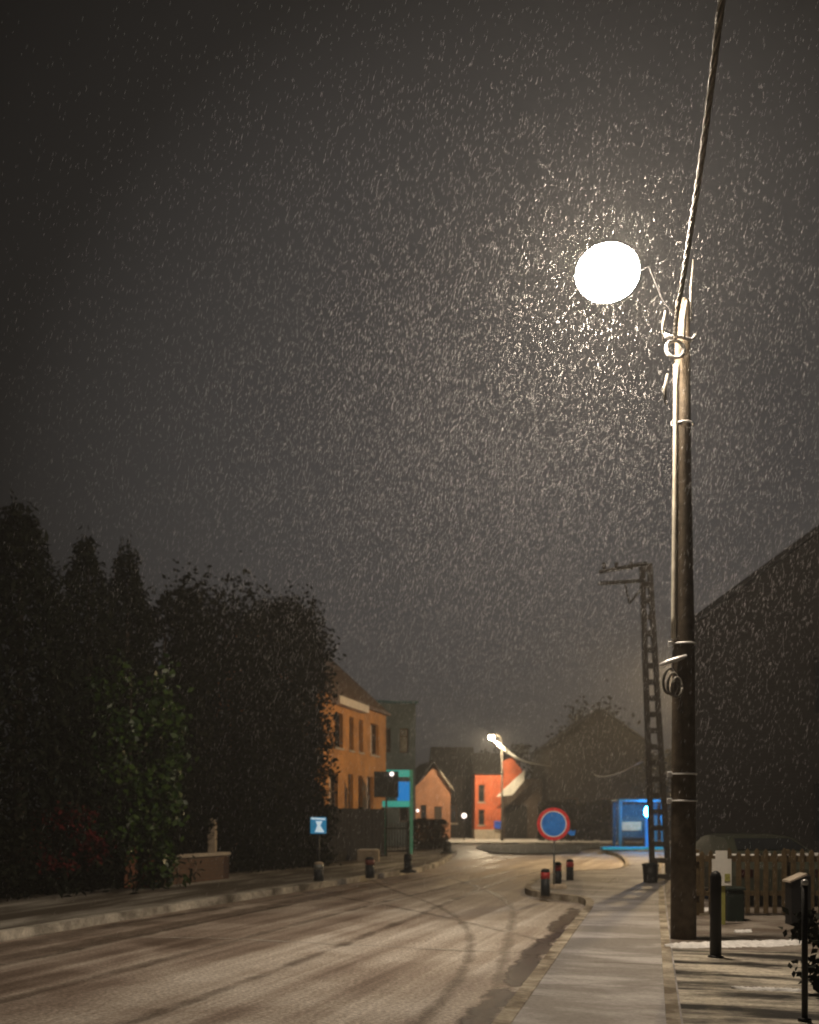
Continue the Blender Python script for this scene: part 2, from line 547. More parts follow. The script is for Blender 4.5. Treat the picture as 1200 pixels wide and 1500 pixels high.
def offset_line(pts, d):
    out = []
    for i in range(len(pts)):
        a = Vector(pts[max(i - 1, 0)]); b = Vector(pts[min(i + 1, len(pts) - 1)])
        t = (b - a).normalized()
        out.append((pts[i][0] - t.y * d, pts[i][1] + t.x * d))
    return out

def strip(line, d0, d1, z0, z1):
    mb = MB()
    a, b = offset_line(line, d0), offset_line(line, d1)
    n = len(line)
    vs = [(x, y, z1) for x, y in a] + [(x, y, z1) for x, y in b] + [(x, y, z0) for x, y in a] + [(x, y, z0) for x, y in b]
    fs = []
    for i in range(n - 1):
        fs += [(i, i + 1, n + i + 1, n + i), (2 * n + i, i, i + 1, 2 * n + i + 1)[::-1], (n + i, n + i + 1, 3 * n + i + 1, 3 * n + i)[::-1]]
    mb.add(vs, fs)
    return mb

def dense(line, step=.6):
    out = []
    for a, b in zip(line, line[1:]):
        L = math.dist(a, b); k = max(1, int(L / step))
        out += [(a[0] + (b[0] - a[0]) * i / k, a[1] + (b[1] - a[1]) * i / k) for i in range(k)]
    return out + [line[-1]]

def smooth(line, it=2):
    for _ in range(it):
        o = [line[0]]
        for a, b in zip(line, line[1:]):
            o += [(a[0] * .75 + b[0] * .25, a[1] * .75 + b[1] * .25), (a[0] * .25 + b[0] * .75, a[1] * .25 + b[1] * .75)]
        line = o + [line[-1]]
    return line

Lks, Rks = smooth(Lk), smooth(Rk)
struct("kerb", strip(Lks, 0, .16, -.01, .125), M['kerb'])
struct("kerb", strip(Rks, -.13, 0, -.01, .125), M['edging'])
# left pavement
def fill(poly, z, name, mat):
    import bmesh
    bm = bmesh.new()
    vs = [bm.verts.new((x, y, z)) for x, y in poly]
    f = bm.faces.new(vs)
    bmesh.ops.triangulate(bm, faces=[f])
    me = bpy.data.meshes.new(name); bm.to_mesh(me); bm.free()
    if me.polygons and me.polygons[0].normal.z < 0:
        me.flip_normals()
    me.materials.append(mat)
    o = bpy.data.objects.new(name, me); COL.objects.link(o); o["kind"] = "structure"
    return o
fill(offset_line(Lks, .15) + [(-40, -12)], .12, "pavement", M['leftpave'])
ri = offset_line(Rks, -.12)
fill(ri + [(45, -12), (4, -12)][:1] + [(45, -12)] , .118, "pavement", M['slabs'])
# edging strip between footpath and the forecourt
struct("edging", strip(Ed, -.10, .0, .10, .135), M['edging'])
fc = offset_line(Ed, -.12)
cut = 11.75
def ed_x(y, d=.12):
    for a, b in zip(Ed, Ed[1:]):
        if a[1] <= y <= b[1]:
            return a[0] + (b[0] - a[0]) * (y - a[1]) / (b[1] - a[1]) + d
fill([(ed_x(11.4), 11.4), (11, 9.6), (16, 34), (ed_x(34), 34), (ed_x(22.4), 22.4)], .124, "forecourt", M['forecourt'])
fill([(ed_x(-11), -11), (10, -11), (11, 9.6), (ed_x(11.4), 11.4), (ed_x(8.1), 8.1)], .124, "garden_bed", M['soil'])
fill([(3.5, 42.2), (5.0, 41.6), (7.3, 43.2), (7.6, 46), (8.6, 48.5), (12, 51), (40, 52), (40, 56), (4, 56), (3.2, 50)], .06, "grass_verge", M['verge'])
fill([(-45, 57), (50, 57), (50, 72), (-45, 72)], .10, "far_pavement", M['farpave'])
struct("kerb", strip([(-45, 57), (50, 57)], -.08, .1, -.01, .115), M['kerb'])

# wet gutter, worn line, tyre tracks
soft_strip("gutter", [(a[0] - .21 - .03 * math.sin(a[1] * 1.7), a[1]) for a in dense([(.35, 6.2), (.73, 7.87), (2.1, 13.6), (3.25, 18.3)], .3)], .21, .004, M['gutter'])
soft_strip("road_line", dense([(-4.2, 13.55), (-2.4, 13.3), (1.1, 11.95), (1.75, 11.8)], .25), .045, .008, M['line'])
def track(pts, wd=.2):
    soft_strip("tyre_track", dense(smooth(pts, 3), .3), wd * .7, .0115, M['track'])
trk = [
    [(-7.2, 2), (-4.6, 10), (-2.6, 17), (-.3, 24), (3, 34)],
    [(-5.7, 2), (-3.1, 10), (-1.1, 17), (1.2, 24), (4.3, 34)],
    [(-3.9, 2), (-1.5, 10), (.3, 17), (1.9, 24), (5, 33)],
    [(-.6, 5), (.35, 9), (.75, 12), (.85, 15), (.55, 18), (-.4, 22), (-1.2, 27)],
    [(.0, 5), (.75, 9), (1.12, 12), (1.5, 15), (1.85, 18), (1.7, 22), (.9, 27)],
    [(1.9, 12.6), (1.2, 14.4), (.2, 17), (-1.6, 20.5), (-4, 24)],
    [(-8.6, 2), (-6.0, 9), (-4.4, 14), (-2.9, 19)],
    [(-7.0, 4), (-4.9, 10), (-3.4, 15), (-1.8, 20)],
    [(-6.4, 10.5), (-4.3, 15), (-2.3, 20), (-.2, 26)],
]
for i, t in enumerate(trk):
    track(t, .17 if i < 3 else .5 if t[0][0] < -6.9 else .14)

# ------------------------------------------------------------------ snow ridges lying on the forecourt
def ridge(p0, p1, wd, ht, name="snow_ridge"):
    mb = MB()
    n = 40
    rows = 6
    vs, fs = [], []
    d = Vector((p1[0] - p0[0], p1[1] - p0[1])); nrm = Vector((-d.y, d.x)).normalized()
    for i in range(n + 1):
        t = i / n
        wv = wd * (.7 + .6 * random.random()) * min(1, 6 * t + .1, 6 * (1 - t) + .1)
        jit = (random.random() - .5) * wd * .4
        for k in range(rows + 1):
            s = k / rows * 2 - 1
            z = .126 + ht * (1 - s * s) * (.6 + .6 * random.random())
            q = Vector(p0) + d * t + nrm * (s * wv + jit)
            vs.append((q.x, q.y, z if abs(s) < .99 else .120))
    for i in range(n):
        for k in range(rows):
            a = i * (rows + 1) + k
            fs.append((a, a + 1, a + rows + 2, a + rows + 1))
    mb.add(vs, fs, True)
    o = mb.build(name, M['snow']); o["kind"] = "stuff"
    return o
ridge(G(972, 1403), G(1178, 1397), .21, .04)
ridge(G(1076, 1380), G(1101, 1379), .06, .03)
ridge(G(1018, 1346), G(1040, 1345), .12, .04)
ridge((2.75, 8.75), (3.35, 8.6), .05, .02)

# ------------------------------------------------------------------ trees
def limbs(mb, base, top, r0, n=10, spread=1.0):
    b, t = Vector(base), Vector(top)
    mid = b.lerp(t, .5) + Vector((random.uniform(-.1, .1), random.uniform(-.1, .1), 0))
    mb.tube([b, b.lerp(mid, .5), mid, mid.lerp(t, .6), t], [r0, r0 * .85, r0 * .6, r0 * .35, r0 * .08], 8)
    for i in range(n):
        h = .2 + .7 * i / n
        p = b.lerp(t, h)
        w = random.uniform(0, 6.28); L = spread * (1.05 - h) * random.uniform(.6, 1)
        e = p + Vector((math.cos(w) * L, math.sin(w) * L, L * .35))
        mb.tube([p, p.lerp(e, .5) + Vector((0, 0, .05)), e], [r0 * .3 * (1.1 - h), r0 * .2 * (1.1 - h), .008], 5)

def cone_points(c, h, r, n, z0=.2, layers=16):
    t = RNG.random(n) ** .75                    # 0 top .. 1 bottom
    lay = np.floor(t * layers) / layers + RNG.random(n) * .8 / layers
    ang = RNG.random(n) * 2 * np.pi
    lob = 1 + .22 * np.sin(ang * 5 + lay * 40) + .14 * np.sin(ang * 9 - lay * 23)
    saw = .72 + .42 * ((t * layers) % 1)
    rad = (r * (t ** .7) * lob * saw + .10) * np.sqrt(.25 + .75 * RNG.random(n))
    z = z0 + (h - z0) * (1 - t) + RNG.normal(size=n) * .16
    return np.stack([c[0] + rad * np.cos(ang), c[1] + rad * np.sin(ang), z + .12], 1)

def clump_points(c, h, rx, ry, n, z0=.15, clumps=60, power=.35, cs=.34):
    cen = []
    while len(cen) < clumps:
        p = RNG.uniform(-1, 1, 3)
        q = abs(p[0]) ** 2 + abs(p[1]) ** 2
        zz = (p[2] + 1) / 2
        lim = min(1.0, (1.02 - zz) / .28) ** power if zz < 1.02 else 0
        if q <= lim ** 2 and q > .15 * lim:
            cen.append((c[0] + p[0] * rx, c[1] + p[1] * ry, z0 + zz * (h - z0)))
    cen = np.array(cen)
    k = RNG.integers(0, clumps, n)
    s = (RNG.random(clumps) * .6 + .6)[k][:, None] * cs
    return cen[k] + RNG.normal(size=(n, 3)) * s * np.array([.55 * rx, .55 * ry, .55 * min(rx * 1.3, h * .3)])

def tree(name, label, cat, c, h, pts, leaf, mat, r0, group=None, nl=10, spread=1.0, aspect=.55, droop=0.):
    t = thing(name, label, cat, (c[0], c[1], .1), group)
    mb = MB(); limbs(mb, (c[0], c[1], .05), (c[0] + .05, c[1], h * .93), r0, nl, spread)
    mb.build("trunk", M['bark'], t)
    quads_mesh("crown", pts, leaf, mat, t, aspect, droop)
    return t

tree("conifer_tree", "tallest dark conifer at the left edge of the picture, behind the low hedge", "tree", (-7.65, 20), 7.9,
     cone_points((-7.65, 20), 7.45, 2.3, 13000), .20, M['conifer'], .16, nl=14, spread=1.5, aspect=.3, droop=.6)
tree("conifer_tree", "slim pointed dark conifer, second from the left edge", "tree", (-6.7, 21.2), 7.5,
     cone_points((-6.7, 21.2), 7.15, 1.35, 8000), .18, M['conifer'], .14, nl=14, spread=1.1, aspect=.3, droop=.6)
tree("conifer_tree", "narrow dark conifer rising behind the leafy green shrub", "tree", (-6.2, 22.4), 7.3,
     cone_points((-6.2, 22.4), 7.3, 1.25, 8000), .18, M['conifer'], .14, nl=14, spread=1.0, aspect=.3, droop=.6)
tree("broadleaf_tree", "dark ragged tree between the conifers and the two tall rounded ones", "tree", (-6.0, 25.0), 7.2,
     clump_points((-6.0, 25.0), 7.1, 1.2, 1.1, 17000, .3, 130), .16, M['dense'], .15, nl=12, spread=.9)
tree("rounded_evergreen", "tall dark rounded evergreen right behind the brick garden wall", "tree", (-5.0, 27.4), 7.8,
     clump_points((-5.0, 27.4), 7.55, 1.3, 1.1, 26000, .1, 220, .3), .15, M['dense'], .16, nl=12, spread=.9)
tree("rounded_evergreen", "tall dark rounded evergreen standing directly left of the orange house", "tree", (-3.55, 30.2), 8.2,
     clump_points((-3.62, 30.0), 7.95, 1.15, 1.0, 32000, .1, 240, .3, .38), .15, M['dense'], .16, nl=12, spread=.8)
sh = tree("garden_shrub", "big leafy green shrub catching light, left of the brick garden wall", "shrub", (-5.75, 21.0), 4.9,
     clump_points((-5.75, 21.0), 4.75, 1.05, .9, 7000, .3, 60, .5, .30), .15, M['shrub'], .07, nl=12, spread=.8, aspect=.65)
tree("red_shrub", "low shrub with dark red leaves, behind the clipped hedge at left", "shrub", (-6.75, 19.4), 1.9,
     clump_points((-6.6, 19.3), 1.75, .75, .5, 1600, .7, 22), .11, M['redleaf'], .04, nl=7, spread=.6)

def hedge(label, p0, p1, wd, h, n, leaf, mat, name="clipped_hedge"):
    p0, p1 = Vector(p0), Vector(p1)
    d = p1 - p0; L = d.length; d.normalize(); q = Vector((-d.y, d.x))
    t = thing(name, label, "hedge", (*p0.lerp(p1, .5), .1))
    k = RNG.random((n, 3))
    # mostly on the skin
    side = RNG.integers(0, 3, n)
    a = k[:, 0] * L; b = (k[:, 1] - .5) * wd; z = .12 + k[:, 2] * (h - .12)
    b = np.where(side == 0, np.sign(b) * wd * .5, b); z = np.where(side == 1, h, z)
    a2 = np.where((side == 2), np.where(k[:, 0] > .5, L, 0), a)
    a = np.where(RNG.random(n) < .25, a2, a)
    wob = .07 * np.sin(a * 2.1) + .05 * np.sin(a * 5.3)
    pts = np.stack([p0.x + d.x * a + q.x * b, p0.y + d.y * a + q.y * b, z + wob * (z / h)], 1) + RNG.normal(size=(n, 3)) * .035
    quads_mesh("foliage", pts, leaf, mat, t, .6)
    core = MB()
    for i in range(9):
        s = p0 + d * L * (i + .5) / 9
        core.tube([(s.x, s.y, .1), (s.x + .05, s.y, h * .5), (s.x - .03, s.y + .04, h * .95)], [.04, .03, .01], 6)
        for _ in range(6):
            z_ = random.uniform(.2, h * .8)
            core.tube([(s.x, s.y, z_), (s.x + random.uniform(-.25, .25), s.y + random.uniform(-.25, .25), z_ + .25)], [.02, .006], 4)
    core.build("stems", M['bark'], t)
    return t
hedge("low clipped dark hedge along the left pavement, nearest the viewer", (-8.6, 14.4), (-7.15, 18.6), .9, 1.35, 9000, .10, M['dense'])
hedge("low clipped dark hedge between the red shrub and the rusty brick gate pillars", (-6.95, 19.2), (-6.1, 21.9), .7, 1.0, 6000, .10, M['dense'])
hedge("low dark hedge on the far pavement corner before the salmon house", (.3, 45.4), (1.5, 46.6), .6, 1.3, 2600, .13, M['fartree'], "corner_hedge")
hedge("tall dark hedge closing the gap behind the blue and white sign", (-3.9, 28.0), (-3.0, 31.0), .8, 1.7, 6000, .12, M['dense'], "tall_hedge")

# far trees
tree("far_tree", "broad dark tree far down the road, its crown showing above the wide peaked roof", "tree", (13.4, 76), 10.0,
     clump_points((13.4, 76), 9.7, 2.6, 2.4, 9000, 1.0, 80, .5), .34, M['fartree'], .25, nl=14, spread=2.0)
tree("far_tree", "dark bushy tree far away, just left of the concrete ladder pole", "tree", (16.3, 62), 5.9,
     clump_points((16.3, 62), 5.7, 2.3, 2.0, 7000, .5, 60, .5), .32, M['fartree'], .2, nl=12, spread=1.6)
tree("far_tree", "low dark tree far away, behind the lamp with the curving wire", "tree", (7.9, 74), 6.9,
     clump_points((7.9, 74), 6.6, 2.4, 2.0, 7000, .5, 60, .5), .32, M['fartree'], .2, nl=12, spread=1.6)
hedge("long dark hedge at the far side of the junction, under the far trees", (7.9, 61.5), (18.5, 62.5), 1.2, 2.3, 9000, .22, M['fartree'], "far_hedge")
tree("low_shrub", "small dark shrub at the lower right corner, beside the thin post", "shrub", (3.62, 8.6), .85,
     clump_points((3.62, 8.6), .82, .34, .34, 1100, .14, 22), .075, M['dense'], .02, nl=7, spread=.3)

# ------------------------------------------------------------------ houses
def frame(o, ang):
    """local x along the facade, local y into the house, z up"""
    return Matrix.Translation(Vector(o)) @ Matrix.Rotation(ang, 4, 'Z')

def facade(mb, L, H, openings, z0=0, y=0, reveal=.12):
    xs = sorted({0, L} | {v for o in openings for v in (o[0], o[1])})
    zs = sorted({z0, H} | {v for o in openings for v in (o[2], o[3])})
    for a, b in zip(xs, xs[1:]):
        for c, d in zip(zs, zs[1:]):
            mx, mz = (a + b) / 2, (c + d) / 2
            if any(o[0] < mx < o[1] and o[2] < mz < o[3] for o in openings): continue
            mb.add([(a, y, c), (b, y, c), (b, y, d), (a, y, d)], [(0, 1, 2, 3)])
    for a, b, c, d in [o[:4] for o in openings]:
        r = reveal
        mb.add([(a, y, c), (a, y + r, c), (a, y + r, d), (a, y, d)], [(0, 1, 2, 3)])
        mb.add([(b, y, c), (b, y + r, c), (b, y + r, d), (b, y, d)], [(3, 2, 1, 0)])
        mb.add([(a, y, d), (b, y, d), (b, y + r, d), (a, y + r, d)], [(3, 2, 1, 0)])
        mb.add([(a, y, c), (b, y, c), (b, y + r, c), (a, y + r, c)], [(0, 1, 2, 3)])

def window(root, tf, a, b, c, d, y=.12, pane='glass', name="window", frm='frame_dark', bars=1, sill=True, half=None):
    mb = MB(tf); t = .055
    mb.box((a, y, c), (a + t, y + .05, d)); mb.box((b - t, y, c), (b, y + .05, d))
    mb.box((a + t, y, c), (b - t, y + .05, c + t)); mb.box((a + t, y, d - t), (b - t, y + .05, d))
    for k in range(bars):
        z = c + (d - c) * (.68 if bars == 1 else (k + 1) / (bars + 1))
        mb.box((a + t, y + .004, z - .02), (b - t, y + .046, z + .02))
    f = mb.build(name, M[frm], root)
    mb = MB(tf)
    mb.box((a + t * .5, y + .028, c + t * .5), (b - t * .5, y + .036, d - t * .5))
    mb.build("pane", M[pane], f)
    if half:
        mb = MB(tf)
        x0, x1 = a + (b - a) * half[0], a + (b - a) * half[1]
        n = 8
        pts = []
        for i in range(n + 1):
            x = x0 + (x1 - x0) * i / n
            pts.append((x, y + .012 + .008 * (i % 2)))
        vs = [(x, yy, z) for z in (c + t, d - t) for x, yy in pts]
        mb.add(vs, [(i, i + 1, n + 2 + i, n + 1 + i) for i in range(n)])
        mb.build("curtain", M['curtain'], f)
    if sill:
        mb = MB(tf); mb.box((a - .06, -.05, c - .07), (b + .06, y, c - .001)); mb.build("sill", M['coping'], f)
    return f

def walls_rest(mb, L, D, H, z0=0, gable=None):
    """left, right, back walls; gable = ridge height if the ridge runs along local x at D/2"""
    for x in (0, L):
        if gable:
            mb.add([(x, 0, z0), (x, D, z0), (x, D, H), (x, D / 2, gable), (x, 0, H)], [(0, 1, 2, 3, 4)])
        else:
            mb.add([(x, 0, z0), (x, D, z0), (x, D, H), (x, 0, H)], [(0, 1, 2, 3)])
    mb.add([(0, D, z0), (L, D, z0), (L, D, H), (0, D, H)], [(0, 1, 2, 3)])

def roof_long(mb, L, D, H, R, ov=.25, th=.12):
    """gable roof, ridge along local x"""
    sl = (R - H) / (D / 2)
    for s in (0, 1):
        y0, y1 = (-ov, D / 2) if s == 0 else (D + ov, D / 2)
        z0 = H - ov * sl + .02
        pts = [(-ov, y0, z0), (L + ov, y0, z0), (L + ov, y1, R + .02), (-ov, y1, R + .02)]
        mb.slab3(pts, (0, 0, th))

def roof_cross(mb, L, D, H, R, ov=.25, th=.12):
    """gable roof, ridge along local y (gable faces front)"""
    sl = (R - H) / (L / 2)
    for s in (0, 1):
        x0, x1 = (-ov, L / 2) if s == 0 else (L + ov, L / 2)
        z0 = H - ov * sl + .02
        mb.slab3([(x0, -ov, z0), (x0, D + ov, z0), (x1, D + ov, R + .02), (x1, -ov, R + .02)], (0, 0, th))

# orange house: facade follows the road, seen at a slant from the right
ang = math.atan2(7.0, 1.76)
S0 = 1.5
org = (-2.76 - .244 * S0, 36 - .970 * S0, .1)
tf = frame(org, ang)
oh = thing("orange_house", "two-storey orange brick house with narrow windows and pale cornice, left of the road", "house", org)
ups = [(.42, 1.36), (2.15, 2.68), (3.37, 3.92), (4.96, 6.15)]
lows = [(-.2, .8), (2.0, 2.62), (3.3, 3.86), (4.42, 5.35)]
ops = [(a + S0, b + S0, 3.95, 5.2) for a, b in ups] + [(a + S0, b + S0, .9, 3.05) for a, b in lows]
Lh, Hh, Dh = 7.25 + S0, 5.8, 5.0
mb = MB(tf); facade(mb, Lh, Hh, ops); walls_rest(mb, Lh, Dh, Hh, gable=8.1); mb.build("wall", M['orange_brick'], oh)
for i, o in enumerate(ops):
    half = {3: (.08, .5), 4: (.1, .55), 7: (.1, .6)}.get(i)
    window(oh, tf, *o, half=half)
mb = MB(tf); mb.box((S0 + .1, -.30, Hh - .34), (S0 + 3.75, -.003, Hh - .06)); mb.build("cornice", M['cornice'], oh)
mb = MB(tf); mb.box((S0 + 3.75, -.16, Hh - .10), (Lh + .2, -.003, Hh + .02)); mb.build("gutter", M['frame_dark'], oh)
mb = MB(tf); roof_long(mb, Lh, Dh, Hh, 8.1, .10); rf = mb.build("roof", M['roof_brown'], oh)
mb = MB(tf); mb.box((S0 + 2.2, 2.2, 7.6), (S0 + 2.9, 2.9, 9.0), .03); mb.build("chimney", M['pillar'], rf)

# grey-blue building behind it
tf = frame((-1.9, 50, .1), math.radians(12))
gb = thing("grey_building", "plain bluish grey flat-roofed building behind the orange house", "building", (-1.9, 50, .1))
ops = [(.5, 1.0, 4.6, 5.8), (1.45, 1.9, 4.6, 5.8), (1.45, 1.9, 1.2, 2.8)]
mb = MB(tf); facade(mb, 2.25, 7.0, ops); walls_rest(mb, 2.25, 5, 7.0); mb.add([(0, 0, 6.9), (2.25, 0, 6.9), (2.25, 5, 6.9), (0, 5, 6.9)], [(0, 1, 2, 3)])
mb.build("wall", M['grey_render'], gb)
for o in ops: window(gb, tf, *o, sill=False)
mb = MB(tf); mb.box((-.1, -.12, 7.003), (2.35, 5.1, 7.14)); mb.build("parapet", M['shelter'], gb)

# salmon house with a gable facing the junction
tf = frame((.35, 65.5, .1), math.radians(8))
sh_ = thing("salmon_house", "small salmon-pink brick house with a dark gable roof, far left of the junction", "house", (.35, 65.5, .1))
ops = [(.35, .75, .9, 2.2), (1.25, 1.75, 0.0, 2.1)]
mb = MB(tf); facade(mb, 2.3, 3.3, ops); walls_rest(mb, 2.3, 6, 3.3)
mb.add([(0, 0, 3.3), (2.3, 0, 3.3), (1.6, 0, 4.5), (1.1, 0, 4.5)], [(0, 1, 2, 3)])
mb.build("wall", M['pink_brick'], sh_)
window(sh_, tf, *ops[0]); 
mb = MB(tf); mb.box((1.26, .06, 0.01), (1.74, .12, 2.09)); dr = mb.build("door", M['plank'], sh_)
mb = MB(tf); mb.ball((1.66, .04, 1.0), .03); mb.build("handle", M['galv'], dr)
mb = MB(tf); roof_cross(mb, 2.3, 6, 3.3, 4.9, .25, .14); mb.build("roof", M['roof_tile'], sh_)
mb = MB(tf)
mb.slab3([(1.6, -.33, 4.25), (2.45, -.33, 3.1), (2.45, -.33, 3.22), (1.6, -.33, 4.40)], (0, .06, 0)); mb.build("barge_board", M['coping'], sh_)

# dark house in between
tf = frame((1.9, 69, .1), math.radians(4))
dh = thing("dark_house", "dark unlit house with steep roof between the salmon house and the red brick one", "house", (1.9, 69, .1))
ops = [(.7, 1.3, 1.0, 2.3)]
mb = MB(tf); facade(mb, 2.6, 4.2, ops); walls_rest(mb, 2.6, 6, 4.2, gable=6.2); mb.build("wall", M['brown_wall'], dh)
window(dh, tf, *ops[0])
mb = MB(tf); roof_long(mb, 2.6, 6, 4.2, 6.2, .2); mb.build("roof", M['roof_tile'], dh)

# red brick house lit by the second lamp, with pale awning and dark wooden annex
tf = frame((4.22, 66, .1), 0)
rb = thing("red_brick_house", "narrow bright red brick house under the distant street lamp, with a pale sloping awning", "house", (4.22, 66, .1))
ops = [(.22, .62, 2.4, 3.5), (.22, .62, .9, 1.9)]
mb = MB(tf); facade(mb, 1.72, 4.2, ops, z0=.62); walls_rest(mb, 1.72, 6, 4.2)
mb.add([(1.72, .2, 2.7), (3.1, .2, 4.3), (2.95, .2, 4.6), (2.35, .2, 5.25), (1.72, .2, 5.0)], [(0, 1, 2, 3, 4)])
mb.build("wall", M['red_brick'], rb)
for o in ops: window(rb, tf, *o)
mb = MB(tf); mb.box((-.02, -.06, 0), (1.74, 5.9, .618)); mb.build("plinth", M['coping'], rb)
mb = MB(tf); roof_long(mb, 1.72, 6, 4.2, 5.6, .12); mb.build("roof", M['roof_tile'], rb)
mb = MB(tf); mb.box((1.724, .5, 0), (4.4, 5.5, 3.9)); an = mb.build("annex", M['plank'], rb)
mb = MB(tf); mb.box((2.0, .44, 0), (3.4, .497, 2.2)); mb.build("door", M['fence_dark'], an)
mb = MB(tf)
mb.slab3([(1.30, -.80, 2.70), (3.16, -.80, 4.46), (3.10, -.62, 3.74), (2.35, -.55, 2.82)], (0, .10, .02)); mb.build("awning", M['pale_awning'], rb)

# big dark gabled house at far right of the junction
tf = frame((8.75, 64, .1), 0)
fh = thing("gabled_house", "large dark house with wide peaked roof, above and right of the no-parking sign", "house", (8.75, 64, .1))
ops = [(1.0, 1.8, 1.2, 2.6), (3.2, 4.0, 1.2, 2.6)]
mb = MB(tf); facade(mb, 6.3, 5.9, ops); walls_rest(mb, 6.3, 8, 5.9)
mb.add([(0, 0, 5.9), (6.3, 0, 5.9), (3.15, 0, 8.1)], [(0, 1, 2)])
mb.build("wall", M['brown_wall'], fh)
for o in ops: window(fh, tf, *o)
mb = MB(tf); roof_cross(mb, 6.3, 8, 5.9, 8.1); mb.build("roof", M['roof_tile'], fh)

# near right house, black against the sky
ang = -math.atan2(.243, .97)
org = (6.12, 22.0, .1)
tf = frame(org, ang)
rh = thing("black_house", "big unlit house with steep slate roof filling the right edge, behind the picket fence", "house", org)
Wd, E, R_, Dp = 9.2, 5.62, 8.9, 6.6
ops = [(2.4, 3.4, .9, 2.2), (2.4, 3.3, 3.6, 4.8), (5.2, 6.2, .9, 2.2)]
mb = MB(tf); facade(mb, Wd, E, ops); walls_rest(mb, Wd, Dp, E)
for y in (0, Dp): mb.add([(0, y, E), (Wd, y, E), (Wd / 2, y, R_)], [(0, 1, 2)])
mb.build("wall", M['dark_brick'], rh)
for o in ops: window(rh, tf, *o, frm='black_metal', sill=False)
mb = MB(tf); roof_cross(mb, Wd, Dp, E, R_, .12, .14); rf = mb.build("roof", M['slate'], rh)
mb = MB(tf); mb.box((5.6, 3, 7.8), (6.4, 3.8, 9.9), .03); mb.build("chimney", M['dark_brick'], rf)
mb = MB(tf); mb.box((4.0, -.04, 0), (4.9, -.003, 2.05)); d = mb.build("door", M['fence_dark'], rh)
mb = MB(tf); mb.ball((4.8, -.07, 1.0), .035); mb.build("handle", M['grey_steel'], d)

# ------------------------------------------------------------------ wooden utility pole with street lamp and bundled cable
PX, PY = 3.29, 12.3
up = thing("utility_pole", "tall dark wooden utility pole rising beside the footpath, nearest pole on the right", "pole", (PX, PY, .1))
mb = MB(); mb.tube([(PX, PY, .1), (PX, PY, 1.4), (PX, PY, 3.9), (PX - .01, PY, 5.9), (PX - .01, PY, 7.78)], [.152, .147, .128, .1, .082], 20)
mb.build("shaft", M['wood_pole'], up)
mb = MB()
def ledge(z):  # radius of the pole at height z
    return np.interp(z, [.1, 1.4, 3.9, 5.9, 7.78], [.152, .147, .128, .1, .082])
mb.tube([(PX - ledge(z) * .90 - .018, PY - ledge(z) * .5, z) for z in np.linspace(3.72, 7.0, 14)], .031, 8)
mb.build("conduit", M['conduit'], up)
for z in (1.78, 2.10, 3.66, 6.3):
    r = ledge(z)
    mb = MB()
    n = 20
    ring = [(PX + (r + .012) * math.cos(2 * math.pi * k / n), PY + (r + .012) * math.sin(2 * math.pi * k / n), z) for k in range(n + 1)]
    mb.tube(ring, .011, 6)
    mb.box((PX - r - .06, PY - .05, z - .03), (PX - r - .002, PY - .01, z + .03), .006)
    mb.build("band_clamp", M['galv'], up)
mb = MB(); zb = 3.44
mb.tube([(PX - .31, PY - .12, zb - .05), (PX - .22, PY - .12, zb - .01), (PX - .12, PY - .12, zb + .02), (PX + .0, PY - .15, zb + .06)], [.02, .03, .03, .018], 8)
mb.build("bracket", M['galv'], up)
mb = MB()
for k in range(3):
    r = .1 - .012 * k
    mb.tube([(PX - .2 + .035 * k + r * .75 * math.cos(a), PY - .14 - .03 * k + .02 * math.sin(2 * a), 3.2 - .04 * k + r * 1.5 * math.sin(a)) for a in np.linspace(0, 6.2, 26)], .018, 7)
mb.build("cable_coil", M['cable'], up)
# anchor ring and ties near the top
mb = MB(); c0 = Vector((PX - .13, PY - .12, 7.15))
mb.tube([c0 + Vector((.105 * math.cos(a), .03 * math.sin(a), .115 * math.sin(a))) for a in np.linspace(0, 6.283, 28)], .022, 8)
mb.tube([c0 + Vector((-.14, 0, .17)), c0 + Vector((-.05, -.02, .13)), c0 + Vector((.05, 0, .15)), c0 + Vector((.2, .02, .12)), c0 + Vector((.26, .06, .2))], [.03, .028, .025, .022, .015], 8)
mb.build("anchor_ring", M['galv'], up)
for x, y0, y1, r in ((975, 548, 592, .02), (972, 455, 500, .014), (1003, 440, 495, .02), (1013, 380, 470, .012)):
    a = P(x, y1, 12.1); b = P(x + 3, y0, 12.1)
    mid = ((a[0] + b[0]) / 2 - .02, a[1], (a[2] + b[2]) / 2)
    mb = MB(); mb.tube([a, mid, b], [r * .7, r * 1.25, r * .7], 8); mb.build("cable_tail", M['cable'], up)

sl = thing("street_lamp", "glowing globe street lamp hung from the tall wooden pole, brightest light in the scene", "street lamp", (PX, PY, 7.5))
LX, LY, LZ = P(890, 400, 12.2)
mb = MB()
arc = [(PX - .05, PY + .08, 7.6), (PX - .18, PY + .3, 7.95), (PX - .42, LY + .1, 8.2), (LX + .30, LY + .1, LZ + .02)]
mb.tube(arc, .009, 8); mb.build("arm", M['black_metal'], sl)
mb = MB(); mb.ball((LX, LY, LZ), .375, 28, 18, .80); mb.build("globe", M['globe'], sl)
mb = MB(); mb.tube([(LX, LY, LZ + .29), (LX, LY, LZ + .31), (LX, LY, LZ + .325)], [.10, .08, .03], 16); mb.build("cap", M['grey_steel'], sl)

